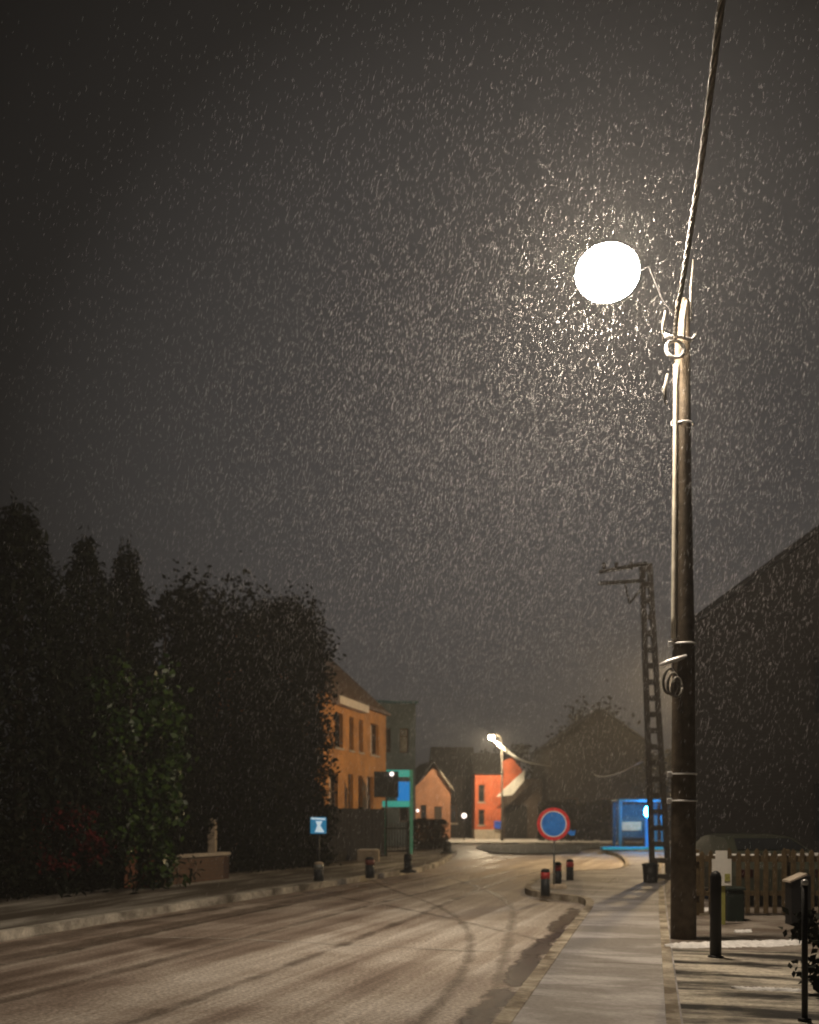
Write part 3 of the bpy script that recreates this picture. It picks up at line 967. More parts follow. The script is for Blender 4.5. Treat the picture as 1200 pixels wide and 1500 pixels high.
# twisted overhead bundle from the pole over the viewer's head
ctr = [(PX - .13, PY - .12, 7.28), (2.92, 11.2, 7.06), (2.69, 10.0, 6.95), (2.29, 8.0, 6.78), (1.93, 6.3, 6.70), (1.2, 2.5, 6.65), (-.4, -5, 6.9), (-2, -14, 7.6)]
def resample(p, n):
    p = np.array(p); d = np.r_[0, np.cumsum(np.linalg.norm(np.diff(p, axis=0), axis=1))]
    t = np.linspace(0, d[-1], n)
    return np.stack([np.interp(t, d, p[:, i]) for i in range(3)], 1)
cl = resample(ctr, 700)
for _ in range(60): cl[1:-1] = (cl[:-2] + cl[2:] + 2 * cl[1:-1]) / 4
mb = MB()
for s in range(4):
    ph = s * math.pi / 2
    pts = []
    for i, q in enumerate(cl):
        a = i * .28 + ph
        pts.append((q[0] + .0165 * math.cos(a), q[1], q[2] + .0165 * math.sin(a)))
    mb.tube(pts, .0105, 6)
oc = mb.build("overhead_cable", M['cable'])
tagp(oc, "thick twisted cable running up from the wooden pole towards the top edge", "cable")

# ------------------------------------------------------------------ concrete ladder pole
bx, by = 5.86, 24.0
lp = thing("concrete_pole", "dark concrete pole with ladder-like holes and a crossarm, behind the wooden pole", "pole", (bx, by, .1))
mb = MB()
tx, tz = P(946, 826, 24)[0], P(946, 826, 24)[2]
bx0 = P(968, 1290, 24)[0]
def lat(h): return bx0 + (tx - bx0) * h
for s in (-1, 1):
    pts = []
    for h in np.linspace(0, 1, 9):
        pts.append((lat(h) + s * (.19 - .105 * h), by, .1 + (tz - .1) * h))
    for a, b in zip(pts, pts[1:]):
        w_ = .055
        mb.slab3([(a[0] - w_, by - .07, a[2]), (a[0] + w_, by - .07, a[2]), (b[0] + w_, by - .07, b[2]), (b[0] - w_, by - .07, b[2])], (0, .14, 0))
for h in np.linspace(.01, .985, 20):
    z = .1 + (tz - .1) * h; g = .19 - .105 * h
    mb.box((lat(h) - g - .03, by - .066, z - .06), (lat(h) + g + .03, by + .066, z + .06))
mb.build("shaft", M['concrete'], lp)
for yy, x0, x1, dz in ((832, 878, 948, .10), (852, 877, 946, .02)):
    a = P(x0, yy + (6 if yy < 840 else 3), 23.9); b = P(x1, yy - (7 if yy < 840 else 2), 23.9)
    mb = MB(); mb.tube([a, b], .045, 6); mb.build("crossarm", M['concrete'], lp)
mb = MB(); mb.tube([P(922, 884, 23.9), P(940, 862, 23.9)], .03, 6); mb.tube([P(922, 884, 23.9), P(915, 850, 23.9)], .02, 6); mb.build("brace", M['concrete'], lp)
for x in (885, 903, 925):
    mb = MB(); a = P(x, 834, 23.9); mb.tube([(a[0], a[1], a[2]), (a[0], a[1], a[2] + .05), (a[0], a[1], a[2] + .1), (a[0], a[1], a[2] + .15)], [.03, .05, .035, .05], 10); mb.build("insulator", M['concrete'], lp)

wire = MB()
a = Vector(P(950, 1108, 24)); b = Vector((11.5, 63.9, 4.2)); 
pts = [a.lerp(b, t) - Vector((0, 0, 1.2 * t * (1 - t))) for t in np.linspace(0, 1, 20)]
wire.tube(pts, .02, 6)
tagp(wire.build("service_wire", M['cable']), "thin wire slanting from the concrete pole down to the far dark house", "wire")

# ------------------------------------------------------------------ other street lamps
def curve_lamp(label, base, top, head, lens, r, s=1.0):
    t = thing("street_lamp", label, "street lamp", base)
    B, T, H = Vector(base), Vector(top), Vector(head)
    mb = MB(); mb.tube([B, B + Vector((0, 0, .9)), B + Vector((0, 0, .95)), T], [.09, .09, .065, .045], 12); mb.build("post", M['concrete'], t)
    mid = Vector((T.x * .8 + H.x * .2, T.y * .8 + H.y * .2, max(T.z, H.z) * .55 + H.z * .45 + .12))
    mb = MB(); mb.tube([T, mid, H + Vector((0, 0, .16))], [.04, .035, .03], 10); mb.build("arm", M['concrete'], t)
    mb = MB()
    mb.tube([H + Vector((0, 0, .08)), H + Vector((0, 0, .17)), H + Vector((0, 0, .24))], [r * 1.45, r * 1.1, r * .3], 16); mb.build("hood", M['grey_steel'], t)
    mb = MB(); mb.ball(tuple(H), r, 14, 9, .9); mb.build("lens", M[lens], t)
    return t
l2 = P(720, 1080, 61.7)
curve_lamp("distant street lamp shining white above the red brick house", (5.62, 62.2, .1), (5.62, 62.2, 5.75), l2, 'lamp2', .15)
curve_lamp("street lamp hidden behind the wooden pole, past the big unlit house", (9.35, 34.6, .1), (9.35, 34.6, 6.3), P(1001, 985, 34), 'lamp3', .13)
sw = MB()
a = Vector((5.2, 62.3, 6.12)); b = Vector((8.8, 63.9, 4.7))
sw.tube([a, (5.55, 62.45, 5.86), (6.0, 62.55, 5.48), (6.45, 62.65, 5.20), (6.95, 62.9, 4.98), (7.6, 63.5, 4.85), b], [.07, .13, .11, .08, .05, .03, .02], 8)
tagp(sw.build("curving_wire", M['white_paint']), "pale wire curving down to the right from the distant street lamp", "wire")

def post_lamp(label, loc, h, r):
    t = thing("garden_lamp", label, "lamp", loc)
    mb = MB(); mb.tube([loc, (loc[0], loc[1], loc[2] + h - r)], .035, 8); mb.build("post", M['black_metal'], t)
    mb = MB(); mb.ball((loc[0], loc[1], loc[2] + h), r, 12, 8); mb.build("globe", M['tiny'], t)
    return t
gx = P(680, 1195, 63)
post_lamp("small round garden lamp on a post, between the salmon and red brick houses", (gx[0], 63, .1), 1.5, .16)
gx = P(612, 1187, 65.2)
wl = thing("wall_lamp", "tiny white wall lamp on the left corner of the salmon house", "lamp", (gx[0], 65.2, 1.9))
mb = MB(); mb.tube([(gx[0], 65.5, 2.0), (gx[0], 65.2, 2.05)], .03, 8); mb.build("bracket", M['black_metal'], wl)
mb = MB(); mb.ball((gx[0], 65.15, 1.93), .09, 10, 8); mb.build("bulb", M['tiny'], wl)

# ------------------------------------------------------------------ no-parking sign and bollards on the build-out
sy = 20.9
sx, _, sz = P(810.5, 1207, sy)
ns = thing("parking_sign", "round blue no-parking sign with red ring on a thin post, standing on the kerb build-out", "sign", (sx, sy, .12))
mb = MB(); mb.tube([(sx + .02, sy, .16), (sx + .02, sy, sz + .3)], .024, 10); mb.build("post", M['grey_steel'], ns)
mb = MB(); mb.box((sx - .22, sy - .16, .12), (sx + .26, sy + .16, .2), .03); mb.build("base", M['stone_pale'], ns)
mb = MB(); mb.disc((sx, sz), .262, .335, sy - .052, sy - .03); rg = mb.build("red_ring", M['sign_red'], ns)
mb = MB(); mb.disc((sx, sz), 0, .263, sy - .050, sy - .031); mb.build("blue_face", M['sign_blue'], ns)
mb = MB(); mb.disc((sx, sz), .246, .268, sy - .057, sy - .0525); mb.build("pale_ring", M['sign_pale'], ns)
mb = MB(); mb.disc((sx, sz), 0, .325, sy - .0285, sy - .022); mb.build("back_plate", M['grey_steel'], ns)
ax, _, az = P(838, 1220, sy)
mb = MB(); mb.slab3([(ax - .1, sy - .04, az), (ax - .02, sy - .04, az + .07), (ax, sy - .04, az + .03), (ax + .07, sy - .04, az + .06), (ax + .05, sy - .04, az - .05), (ax - .03, sy - .04, az - .06)], (0, .012, 0)); mb.build("blue_arrow", M['sign_blue'], ns)

def bollard(label, loc, h, r, band=None, cap='black_metal', group=None, base=0):
    t = thing("bollard", label, "bollard", (loc[0], loc[1], .12), group)
    x, y = loc
    mb = MB(); mb.tube([(x, y, .12), (x, y, .12 + h * .62)], r, 16)
    if base: mb.tube([(x, y, .12), (x, y, .17), (x, y, .2)], [base, base, r], 16)
    mb.build("body", M['dark_post'], t)
    mb = MB(); mb.tube([(x, y, .1205 + h * .62), (x, y, .12 + h * .86)], r * 1.03, 16); mb.build("band", M[band or 'dark_post'], t)
    mb = MB(); mb.tube([(x, y, .1205 + h * .86), (x, y, .12 + h * .94), (x, y, .12 + h * .985), (x, y, .12 + h)], [r, r * .92, r * .6, r * .15], 16); mb.build("cap", M[cap], t)
    return t
for lab, px, py, top in (("dark bollard with red band, left of the no-parking post and nearest", 799, 1312, 1272),
                         ("dark bollard with red band, middle one directly behind the no-parking post", 817, 1297, 1262),
                         ("dark bollard with red band, farthest right of the no-parking post", 835, 1289, 1258)):
    g = G(px, py); Y = CAMH * F / (py - HOR) * (1 - .12 / 1.6); X = (px - 600) / F * Y
    bollard(lab, (X, Y), (py - top) / F * Y, .085, 'red_band', group="bollards on the kerb build-out")
for lab, px, py, top, band, cap, base in (("left kerb bollard with whitish top, below the blue and white sign", 467, 1291, 1262, 'grey_steel', 'stone_pale', 0),
                         ("dark left kerb bollard with reddish top, before the pale stone planter", 542, 1286, 1255, 'dark_red', 'dark_post', 0),
                         ("dark left kerb bollard on a wide round foot, before the iron gate", 598, 1278, 1250, None, 'black_metal', .22),
                         ("small dark bollard farthest off, at the left pavement corner", 655, 1250, 1232, None, 'black_metal', .3)):
    Y = CAMH * F / (py - HOR) * (1 - .12 / 1.6); X = (px - 600) / F * Y
    bollard(lab, (X, Y), (py - top) / F * Y, .11 if Y < 30 else .16, band, cap, "bollards along the left kerb", base)

# ------------------------------------------------------------------ left side furniture
# brick garden wall with coping
a, b = Vector((-5.2, 21.6)), Vector((-4.25, 24.1))
an_ = math.atan2(b.y - a.y, b.x - a.x); Lw = (b - a).length
gw = thing("garden_wall", "low dark brick garden wall with a pale snow-dusted coping", "wall", (a.x, a.y, .12))
tf = frame((a.x, a.y, .12), an_)
mb = MB(tf); mb.box((0, 0, 0), (Lw, .24, .56)); mb.build("brickwork", M['wall_brick'], gw)
mb = MB(tf); mb.box((-.04, -.04, .562), (Lw + .04, .28, .63), .012); mb.build("coping", M['coping'], gw)
for lab, px, hh, wd in (("rust-red brick gate pillar, taller one between hedge and shrub", 192, .86, .22), ("rust-red brick gate pillar, shorter one next to the garden wall", 220, .5, .26)):
    Y = 20.9 if px == 192 else 21.2; X = (px - 600) / F * Y
    t = thing("gate_pillar", lab, "pillar", (X, Y, .12), "brick gate pillars")
    mb = MB(); mb.box((X - wd / 2, Y - wd / 2, .12), (X + wd / 2, Y + wd / 2, .12 + hh), .01); mb.build("shaft", M['pillar'], t)
    mb = MB(); z = .12 + hh
    mb.add([(X - wd * .56, Y - wd * .56, z), (X + wd * .56, Y - wd * .56, z), (X + wd * .56, Y + wd * .56, z), (X - wd * .56, Y + wd * .56, z), (X, Y, z + .16)], [(3, 2, 1, 0), (0, 1, 4), (1, 2, 4), (2, 3, 4), (3, 0, 4)])
    mb.build("cap", M['pillar'], t)
x_, y_, z_ = P(311, 1238, 25.2)
t = thing("stone_post", "small pale stone post standing behind the brick garden wall", "post", (x_, y_, .12))
mb = MB(); mb.box((x_ - .1, y_ - .1, .12), (x_ + .1, y_ + .1, 1.38), .02); mb.build("shaft", M['stone_pale'], t)
mb = MB(); mb.ball((x_, y_, 1.44), .1, 12, 8); mb.build("finial", M['stone_pale'], t)

# blue and white lit sign
Y = 25.6
x0, _, z1 = P(455, 1197, Y); x1, _, z0 = P(478, 1221, Y)
t = thing("lit_sign", "small glowing blue and white sign on a dark post before the tall hedge", "sign", ((x0 + x1) / 2, Y, .12))
xc = (x0 + x1) / 2
mb = MB(); mb.tube([(xc, Y, .12), (xc, Y, z0)], .04, 10); mb.build("post", M['black_metal'], t)
mb = MB(); mb.box((x0, Y - .04, z0 - .001), (x1, Y + .04, z1), .012); pn = mb.build("panel", M['signblue'], t)
mb = MB(); yy = Y - .052
mb.slab3([(x0 + .02, yy, z1 - .01), (x1 - .02, yy, z1 - .03), (x1 - .02, yy, z1 - .07), (x0 + .02, yy, z1 - .05)], (0, .01, 0))
mb.slab3([(x0 + .11, yy, z0 + .04), (x1 - .04, yy, z0 + .03), (xc + .05, yy, (z0 + z1) / 2 + .0), (x1 - .09, yy, z1 - .1), (x0 + .13, yy, z1 - .1), (xc - .02, yy, (z0 + z1) / 2)], (0, .01, 0))
mb.build("emblem", M['signlight'], pn)

# dark board fence
a, b = Vector((-2.95, 29.9)), Vector((-.86, 37.4))
an_ = math.atan2(b.y - a.y, b.x - a.x); Lw = (b - a).length
t = thing("board_fence", "dark close-boarded garden fence before the orange house", "fence", (a.x, a.y, .12))
tf = frame((a.x, a.y, .12), an_)
mb = MB(tf); n = int(Lw / .15)
for i in range(n):
    mb.box((i * .15 + .004, random.uniform(-.006, .006), .03), (i * .15 + .146, .03, 1.72 + random.uniform(-.01, .01)))
mb.build("boards", M['fence_dark'], t)
for i in range(4):
    mb = MB(tf); x = .05 + i * (Lw - .1) / 3; mb.box((x - .05, .04, 0), (x + .05, .14, 1.78), .01); mb.build("post", M['fence_dark'], t)
Y = 33.4
x0 = (524 - 600) / F * Y; x1 = (556 - 600) / F * Y
t = thing("stone_planter", "pale square stone planter at the foot of the dark board fence", "planter", ((x0 + x1) / 2, Y, .12))
mb = MB(); mb.box((x0, Y - .3, .12), (x1, Y + .1, .50), .02); mb.build("trough", M['stone_pale'], t)
mb = MB(); mb.box((x0 + .06, Y - .24, .502), (x1 - .06, Y + .04, .52)); mb.build("soil", M['snow'], t)
# iron gate
Y = 38.5
x0 = (561 - 600) / F * Y; x1 = (596 - 600) / F * Y
t = thing("iron_gate", "waist-high dark gate of upright bars beneath the teal lit sign", "gate", (x0, Y, .12))
mb = MB(); 
for z in (.25, 1.1): mb.box((x0, Y - .02, z), (x1, Y + .02, z + .05))
for x in np.linspace(x0 + .04, x1 - .04, 9): mb.tube([(x, Y, .3), (x, Y, 1.32)], .018, 6)
mb.build("bars", M['black_metal'], t)
for x in (x0 - .06, x1 + .06):
    mb = MB(); mb.box((x - .06, Y - .06, .12), (x + .06, Y + .06, 1.4), .015); mb.build("post", M['black_metal'], t)

# teal lit sign frame
Y = 39.2
def q(px, py): 
    r = P(px, py, Y); return r[0], r[2]
x0, z1 = q(562, 1128); x1, z0 = q(604, 1182)
t = thing("lit_display", "teal framed sign with glowing blue panel, beside the orange house", "sign", (x0, Y, .12))
mb = MB(); mb.box((x1 - .1, Y - .05, .12), (x1 + .02, Y + .05, z1), .01); mb.box((x0, Y - .05, .12), (x0 + .08, Y + .05, z0 + .2), .01); mb.build("post", M['teal'], t)
xa, za = q(566, 1129); xb, zb2 = q(601, 1138)
mb = MB(); mb.box((xa, Y - .06, zb2), (x1 - .102, Y + .06, z1), .01); mb.build("top_strip", M['tealglow'], t)
xa, za = q(582, 1145); xb, zb2 = q(602, 1173)
mb = MB(); mb.box((xa, Y - .065, zb2), (x1 - .102, Y + .05, za), .01); mb.build("screen", M['blueglow'], t)
xa, za = q(560, 1175)
mb = MB(); mb.box((xa, Y - .06, z0), (x1 - .102, Y + .06, zb2 - .005), .01); mb.build("bottom_strip", M['tealglow'], t)
mb = MB(); mb.box((x0 + .082, Y - .03, za + .08), (xa + .5, Y + .03, q(0, 1139)[1]), .01); mb.build("back_panel", M['shelter'], t)
# dark board in front with its small lamp
Y = 37.2
x0, z1 = q(548, 1130); x1, z0 = q(584, 1168)
t = thing("dark_board", "dark square board on a post with a tiny white lamp, left of the teal sign", "sign", ((x0 + x1) / 2, Y, .12))
mb = MB(); mb.box((x0, Y - .03, z0), (x1, Y + .03, z1), .012); mb.build("board", M['dark_post'], t)
mb = MB(); mb.tube([((x0 + x1) / 2, Y + .06, .12), ((x0 + x1) / 2, Y + .06, z1 - .05)], .035, 10); mb.build("post", M['black_metal'], t)
xl, zl = q(574, 1134)
mb = MB(); mb.ball((xl, Y - .06, zl), .075, 10, 8); mb.build("lamp", M['tiny'], t)

# ------------------------------------------------------------------ blue bus shelter at right
Y = 43.6
sh0 = thing("bus_shelter", "glazed bus shelter glowing blue on its platform, right of the road", "shelter", P(906, 1247, Y)[:2] + (.1,))
x0, z1 = q(906, 1174); x1, z0 = q(968, 1250)
plat = MB(); plat.prism([(7.95, 42.4), (11.2, 42.0), (11.4, 45.2), (8.6, 45.4)], .12, .2); o = struct("platform", plat, M['platform'])
M['painted_glow'] = plain("blue_glow_paint", (.004, .40, .85), .5, var=.2)
edge = MB(); edge.box((7.95, 42.2, .20), (10.45, 42.75, .31), .02); struct("painted_glow_strip", edge, M['painted_glow'])  # added strip: the lamp's blue light on the ground, put into its colour
mb = MB(); mb.box((x0 - .12, Y - .5, z1 - .02), (x1 + .15, Y + 1.0, z1 + .09), .02); mb.build("roof", M['shelter'], sh0)
for x, y in ((x0, Y - .35), (x0, Y + .9), (x1, Y + .9), (x1, Y - .35)):
    mb = MB(); mb.box((x - .07, y - .05, .2), (x + .07, y + .05, z1 - .021), .01); mb.build("post", M['shelter'], sh0)
m, nt_, b_ = new_mat("shelter_glass")
b_.inputs["Base Color"].default_value = (.02, .10, .13, 1); b_.inputs["Roughness"].default_value = .6; b_.inputs["Alpha"].default_value = .35
mb = MB(); mb.box((x0 + .075, Y + .89, .45), (x1 - .075, Y + .91, z1 - .1)); mb.build("glass_panel", m, sh0)
mb = MB(); mb.box((x0 - .01, Y - .29, .45), (x0 + .01, Y + .84, z1 - .1)); mb.build("glass_panel", m, sh0)
xa, za = q(917, 1204); xb, zb2 = q(946, 1217)
mb = MB(); mb.box((xa, Y + .82, zb2), (xb, Y + .86, za), .01); mb.build("notice_board", M['bench'], sh0)
mb = MB(); mb.box((x0 + .2, Y + .45, .62), (x1 - .4, Y + .8, .68), .01); mb.box((x0 + .3, Y + .5, .2), (x0 + .36, Y + .75, .62)); mb.box((x1 - .56, Y + .5, .2), (x1 - .5, Y + .75, .62)); mb.build("bench", M['black_metal'], sh0)
Y2 = 42.7
bxp, _, bz = P(949, 1189, Y2)
t = thing("blue_light_column", "slim glowing blue column with a white-hot lamp at its top, by the bus shelter", "lamp", (bxp, Y2, .2))
mb = MB(); mb.box((bxp - .1, Y2 - .06, .2), (bxp + .1, Y2 + .06, bz - .28), .02); mb.build("tube", M['bluetube'], t)
mb = MB(); mb.ball((bxp, Y2 - .02, bz), .15, 14, 10, 1.5); mb.build("lamp", M['bluelamp'], t)
mb = MB(); mb.tube([(bxp, Y2, bz - .279), (bxp, Y2, bz - .2)], [.1, .07], 12); mb.build("collar", M['shelter'], t)

# litter bin next to the ladder pole
xb_, yb_ = G(953, 1293); Yb = yb_ * .925; Xb = (953 - 600) / F * Yb
t = thing("litter_bin", "squat dark litter bin by the foot of the concrete ladder pole", "bin", (Xb, Yb, .12))
mb = MB(); mb.tube([(Xb, Yb, .12), (Xb, Yb, .5)], [.15, .18], 18); mb.build("body", M['black_metal'], t)
mb = MB(); mb.tube([(Xb, Yb, .502), (Xb, Yb, .54), (Xb, Yb, .57)], [.2, .18, .05], 18); mb.build("lid", M['dark_post'], t)

# letter box on the red brick house
x0 = P(724, 1203, 65.8)[0]; x1 = P(734, 1203, 65.8)[0]
t = thing("letter_box", "small bright blue box fixed low on the red brick house wall", "letter box", ((x0 + x1) / 2, 65.9, .75))
mb = MB(); mb.box((x0, 65.72, .78), (x1, 65.93, 1.26), .03); mb.build("body", M['bluepanel'], t)
mb = MB(); mb.box((x0 + .08, 65.705, 1.08), (x1 - .08, 65.719, 1.12)); mb.build("slot", M['black_metal'], t)

# ------------------------------------------------------------------ right forecourt furniture
Y = 15.1
t = thing("picket_fence", "old brown wooden picket fence with snow on its top rail, before the big unlit house", "fence", (4.3, Y, .12))
x = 4.28; pk = 0
for z, th_ in ((.92, .09), (.42, .07)):
    mb = MB(); mb.box((4.22, Y + .026, z), (8.3, Y + .065, z + th_), .006); mb.build("rail", M['picket'], t)
while x < 8.2:
    wv = .065 + random.uniform(-.008, .008); h = .93 + random.uniform(-.03, .04) + .12
    mb = MB(); mb.slab3([(x, Y, .16), (x + wv, Y, .16), (x + wv, Y, h), (x + wv / 2, Y, h + .045), (x, Y, h)], (0, .024, 0)); mb.build("picket", M['picket'], t)
    x += .135; pk += 1
for x in (4.25, 5.6, 6.95, 8.25):
    mb = MB(); mb.box((x - .045, Y + .066, .12), (x + .045, Y + .15, 1.1), .01); mb.build("post", M['picket'], t)
mb = MB()
x = 4.24
while x < 8.25:
    L = random.uniform(.06, .2); mb.box((x, Y + .03, 1.012), (x + L, Y + .066, 1.03 + random.uniform(0, .02)), .007); x += L + random.uniform(.03, .12)
o = mb.build("rail_snow", M['snow'], t)

# parked car behind the fence
cx, cy = 6.02, 18.4
car = thing("parked_car", "dark low car parked behind the picket fence, only its roof showing", "car", (cx, cy, .12))
def loft(mb, secs, sm=True):
    n = len(secs[0]); vs = [p for s in secs for p in s]; fs = []
    for i in range(len(secs) - 1):
        for k in range(n):
            j = (k + 1) % n
            fs.append((i * n + k, i * n + j, (i + 1) * n + j, (i + 1) * n + k))
    fs += [tuple(range(n)), tuple(range((len(secs) - 1) * n, len(secs) * n))]
    mb.add(vs, fs, False)
mb = MB()
secs = []
for y, w_, zt in ((-1.95, .72, .62), (-1.85, .82, .72), (-1.2, .86, .80), (0, .87, .80), (1.1, .86, .78), (1.75, .80, .68), (1.95, .66, .55)):
    secs.append([(cx - w_, cy + y, .36), (cx - w_ * 1.0, cy + y, .12 + zt * .75), (cx - w_ * .93, cy + y, .12 + zt), (cx + w_ * .93, cy + y, .12 + zt), (cx + w_, cy + y, .12 + zt * .75), (cx + w_, cy + y, .36)])
loft(mb, secs); mb.build("body", M['carpaint'], car)
mb = MB(); secs = []
for y, w0, w1, z in ((-1.5, .74, .70, .96), (-.75, .77, .58, 1.22), (.2, .77, .60, 1.25), (.55, .77, .6, 1.22), (1.15, .74, .7, .95)):
    secs.append([(cx - w0, cy + y, .9), (cx - w1, cy + y, z), (cx - w1 * .8, cy + y, z + .03), (cx + w1 * .8, cy + y, z + .03), (cx + w1, cy + y, z), (cx + w0, cy + y, .9)])
loft(mb, secs); mb.build("cabin", M['carpaint'], car)
mb = MB(); mb.slab3([(cx - .58, cy - 1.40, 1.02), (cx + .58, cy - 1.40, 1.02), (cx + .47, cy - .86, 1.2), (cx - .47, cy - .86, 1.2)], (0, -.02, .02)); mb.build("rear_window", M['glass'], car)
for s in (-1, 1):
    mb = MB(); mb.box((cx + s * .62 - .12, cy - 1.965, .62), (cx + s * .62 + .12, cy - 1.9, .74), .01); mb.build("rear_light", M['rearlight'], car)
    for y in (-1.25, 1.25):
        mb = MB(); mb.tube([(cx + s * .70, cy + y, .43), (cx + s * .885, cy + y, .43)], .31, 20); wh = mb.build("wheel", M['tyre'], car)
        mb = MB(); mb.tube([(cx + s * .886, cy + y, .43), (cx + s * .90, cy + y, .43)], [.19, .16], 16); mb.build("rim", M['grey_steel'], wh)

def GY(px, py):  # point on the raised forecourt
    Y = (CAMH - .124) * F / (py - HOR); return (px - 600) / F * Y, Y
x, y = GY(1048.5, 1402)
t = thing("black_post", "stout round-topped black bollard on the forecourt, before the white marker", "bollard", (x, y, .124))
h = (1402 - 1275) / F * y
mb = MB(); mb.tube([(x, y, .12), (x, y, .12 + h - .06), (x, y, .12 + h - .02), (x, y, .12 + h)], [.06, .058, .045, .015], 18); mb.build("shaft", M['black_metal'], t)
mb = MB(); mb.tube([(x, y, .125), (x, y, .145)], [.085, .07], 18); mb.build("base_flange", M['black_metal'], t)

Y = 13.9
def qq(px, py): r = P(px, py, Y); return r[0], r[2]
x0, z1 = qq(1042, 1258); x1, z0 = qq(1070, 1297); xc0, zt = qq(1047, 1246); xc1, _ = qq(1064, 1246)
t = thing("marker_post", "white stepped marker plate on a yellow-green striped post, behind the black bollard", "marker", (qq(1059, 0)[0], Y, .124))
pxm = qq(1059, 0)[0]
mb = MB(); mb.box((pxm - .028, Y - .028, .124), (pxm + .028, Y + .028, z0 + .05), .006); mb.build("post", M['marker_y'], t)
mb = MB(); mb.slab3([(x0, Y - .05, z0 + .12), (pxm - .06, Y - .05, z0 + .12), (pxm - .06, Y - .05, z0), (x1, Y - .05, z0), (x1, Y - .05, z1), (xc1, Y - .05, z1), (xc1, Y - .05, zt), (xc0, Y - .05, zt), (xc0, Y - .05, z1), (x0, Y - .05, z1)], (0, .02, 0)); mb.build("plate", M['white_paint'], t)
mb = MB(); mb.box((qq(1060, 0)[0], Y - .056, z0 + .06), (x1 - .02, Y - .0505, z0 + .16)); mb.build("yellow_tab", M['marker_y'], t)

Y = 14.4
x0 = (1062 - 600) / F * Y; x1 = (1087 - 600) / F * Y
t = thing("plastic_bin", "low dark green plastic bin standing against the picket fence", "bin", ((x0 + x1) / 2, Y, .124))
mb = MB(); mb.box((x0, Y - .13, .124), (x1, Y + .13, .56), .02); mb.build("body", M['bin_green'], t)
mb = MB(); mb.box((x0 - .015, Y - .145, .562), (x1 + .015, Y + .145, .60), .012); mb.build("lid", M['bin_green'], t)

Y = 13.9
x0 = (1155 - 600) / F * Y; x1 = (1183 - 600) / F * Y
t = thing("mail_box", "dark upright box with a pale slanting lid, before the right end of the fence", "box", ((x0 + x1) / 2, Y, .124))
mb = MB(); mb.slab3([(x0, Y - .12, .124), (x1, Y - .12, .124), (x1, Y - .12, .80), (x0 + .02, Y - .12, .70), (x0, Y - .12, .70)], (0, .24, 0)); mb.build("body", M['black_metal'], t)
mb = MB(); mb.slab3([(x0 - .03, Y - .14, .702), (x0 + .2, Y - .14, .80), (x0 + .2, Y - .14, .825), (x0 - .03, Y - .14, .727)], (0, .28, 0)); mb.build("lid", M['coping'], t)

x, y = GY(1179, 1496)
t = thing("thin_post", "thin dark metal post with a small pale knob, nearest thing at the lower right", "post", (x, y, .124))
h = (1496 - 1296) / F * y
mb = MB(); mb.tube([(x, y, .12), (x, y, .12 + h)], .022, 12); mb.tube([(x, y, .122), (x, y, .15)], [.05, .045], 12); mb.build("shaft", M['black_metal'], t)
mb = MB(); mb.ball((x, y, .12 + h + .018), .026, 12, 8); mb.build("knob", M['galv'], t)

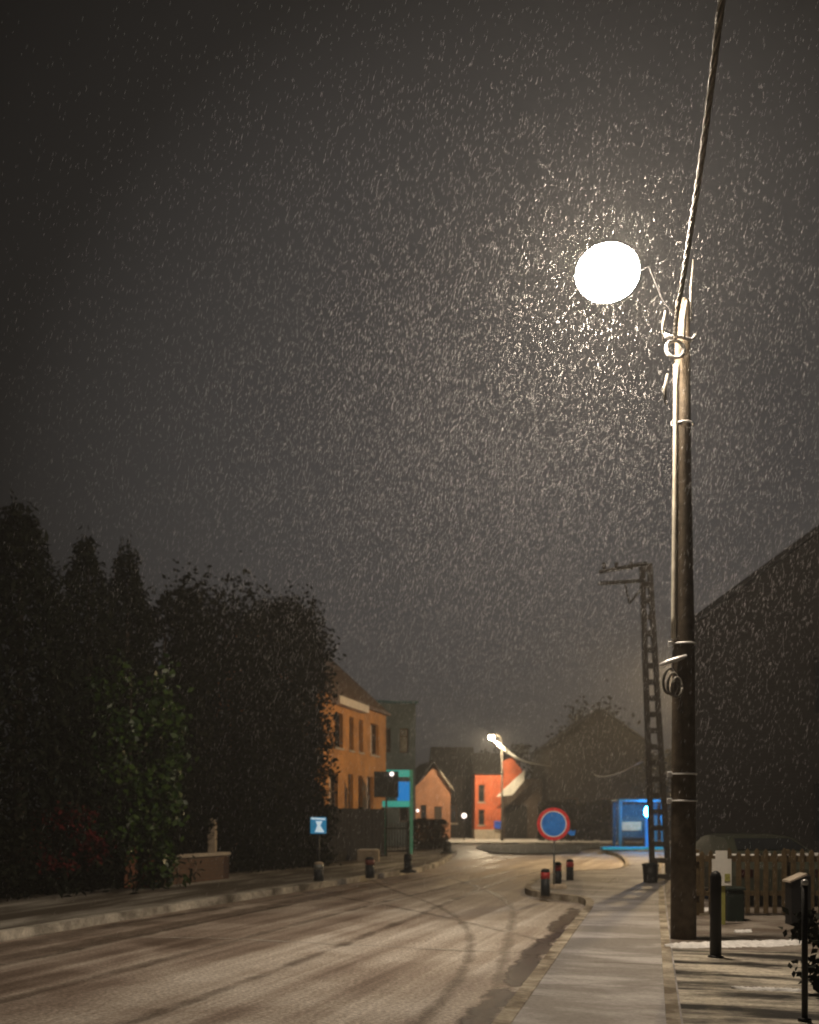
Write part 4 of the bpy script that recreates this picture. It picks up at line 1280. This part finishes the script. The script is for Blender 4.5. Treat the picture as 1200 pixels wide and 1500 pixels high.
# ------------------------------------------------------------------ falling snow
def flakes(n):
    # thin everywhere, crowded round the lamp to build its glow out of flakes
    c = np.empty((n, 3))
    c[:, 1] = 10.0 + 28 * RNG.random(n)
    c[:, 0] = RNG.uniform(-12, 13, n)
    c[:, 2] = RNG.uniform(.2, 11.5, n)
    g = np.array([LX - .9, LY + 1.5, LZ - 1.9]) + RNG.normal(size=(int(n * 2.4), 3)) * np.array([2.7, 3.4, 2.5])
    g = g[(g[:, 1] > 9.5) & (g[:, 2] > .3) & (g[:, 2] < 13)]
    c = np.concatenate([c, g]); n = len(c)
    # keep a little air around the lens and the lamp globe
    ok = np.linalg.norm(c - np.array([LX, LY, LZ]), axis=1) > .55
    c = c[ok]; n = len(c)
    d = np.array([.26, 0, 1.0])[None] + RNG.normal(size=(n, 3)) * np.array([.06, .10, .05])
    d /= np.linalg.norm(d, axis=1)[:, None]
    L = (.016 + .026 * RNG.random(n) ** 1.5)[:, None]; r = RNG.uniform(.0005, .0010, n)[:, None]
    a = np.cross(d, [0, 1., 0]); a /= np.linalg.norm(a, axis=1)[:, None]; b = np.cross(d, a)
    v = np.stack([c + d * L, c + a * r, c + b * r, c - a * r, c - b * r, c - d * L], 1)
    f = np.array([[0, 1, 2], [0, 2, 3], [0, 3, 4], [0, 4, 1], [5, 2, 1], [5, 3, 2], [5, 4, 3], [5, 1, 4]])
    faces = (np.arange(n)[:, None, None] * 6 + f[None]).reshape(-1)
    me = bpy.data.meshes.new("falling_snow")
    me.vertices.add(n * 6); me.loops.add(n * 24); me.polygons.add(n * 8)
    me.vertices.foreach_set("co", v.reshape(-1))
    me.loops.foreach_set("vertex_index", faces.astype(np.int32))
    me.polygons.foreach_set("loop_start", np.arange(0, n * 24, 3, dtype=np.int32))
    m_, nt_, b_ = new_mat("snowflake")
    b_.inputs["Base Color"].default_value = (.7, .7, .72, 1); b_.inputs["Roughness"].default_value = .9
    me.materials.append(m_)
    me.update(calc_edges=True)
    o = bpy.data.objects.new("falling_snow", me); COL.objects.link(o); o["kind"] = "stuff"
    return o
flakes(27000)

# ------------------------------------------------------------------ snowy air
hz = MB(); hz.box((-320, -320, -1.02), (320, 320, 16))
h = hz.build("haze", None) if False else None
me = bpy.data.meshes.new("haze")
me.from_pydata(hz.v, [], hz.f); me.update()
import bmesh
bm = bmesh.new(); bm.from_mesh(me); bmesh.ops.recalc_face_normals(bm, faces=bm.faces); bm.to_mesh(me); bm.free()
hm = bpy.data.materials.new("snowy_air"); hm.use_nodes = True
nt = hm.node_tree
nt.nodes.remove(nt.nodes["Principled BSDF"])
pv = nt.nodes.new("ShaderNodeVolumePrincipled")
pv.inputs["Color"].default_value = (.93, .93, .93, 1)
pv.inputs["Density"].default_value = .0023
pv.inputs["Density Attribute"].default_value = ""
pv.inputs["Color Attribute"].default_value = ""
pv.inputs["Temperature Attribute"].default_value = ""
nt.links.new(pv.outputs[0], nt.nodes["Material Output"].inputs["Volume"])
me.materials.append(hm)
ho = bpy.data.objects.new("haze", me); COL.objects.link(ho); ho["kind"] = "stuff"

# ------------------------------------------------------------------ render settings
scene.render.engine = 'CYCLES'
cy_ = scene.cycles
cy_.use_denoising = True
try: cy_.denoiser = 'OPENIMAGEDENOISE'
except Exception: pass
cy_.max_bounces = 5; cy_.diffuse_bounces = 2; cy_.glossy_bounces = 2; cy_.transmission_bounces = 2; cy_.transparent_max_bounces = 12
cy_.volume_bounces = 0
cy_.sample_clamp_indirect = 4
cy_.pixel_filter_type = 'BLACKMAN_HARRIS'
cy_.filter_width = 1.9
vs = scene.view_settings
vs.view_transform = 'Standard'; vs.look = 'None'; vs.exposure = 0; vs.gamma = 1
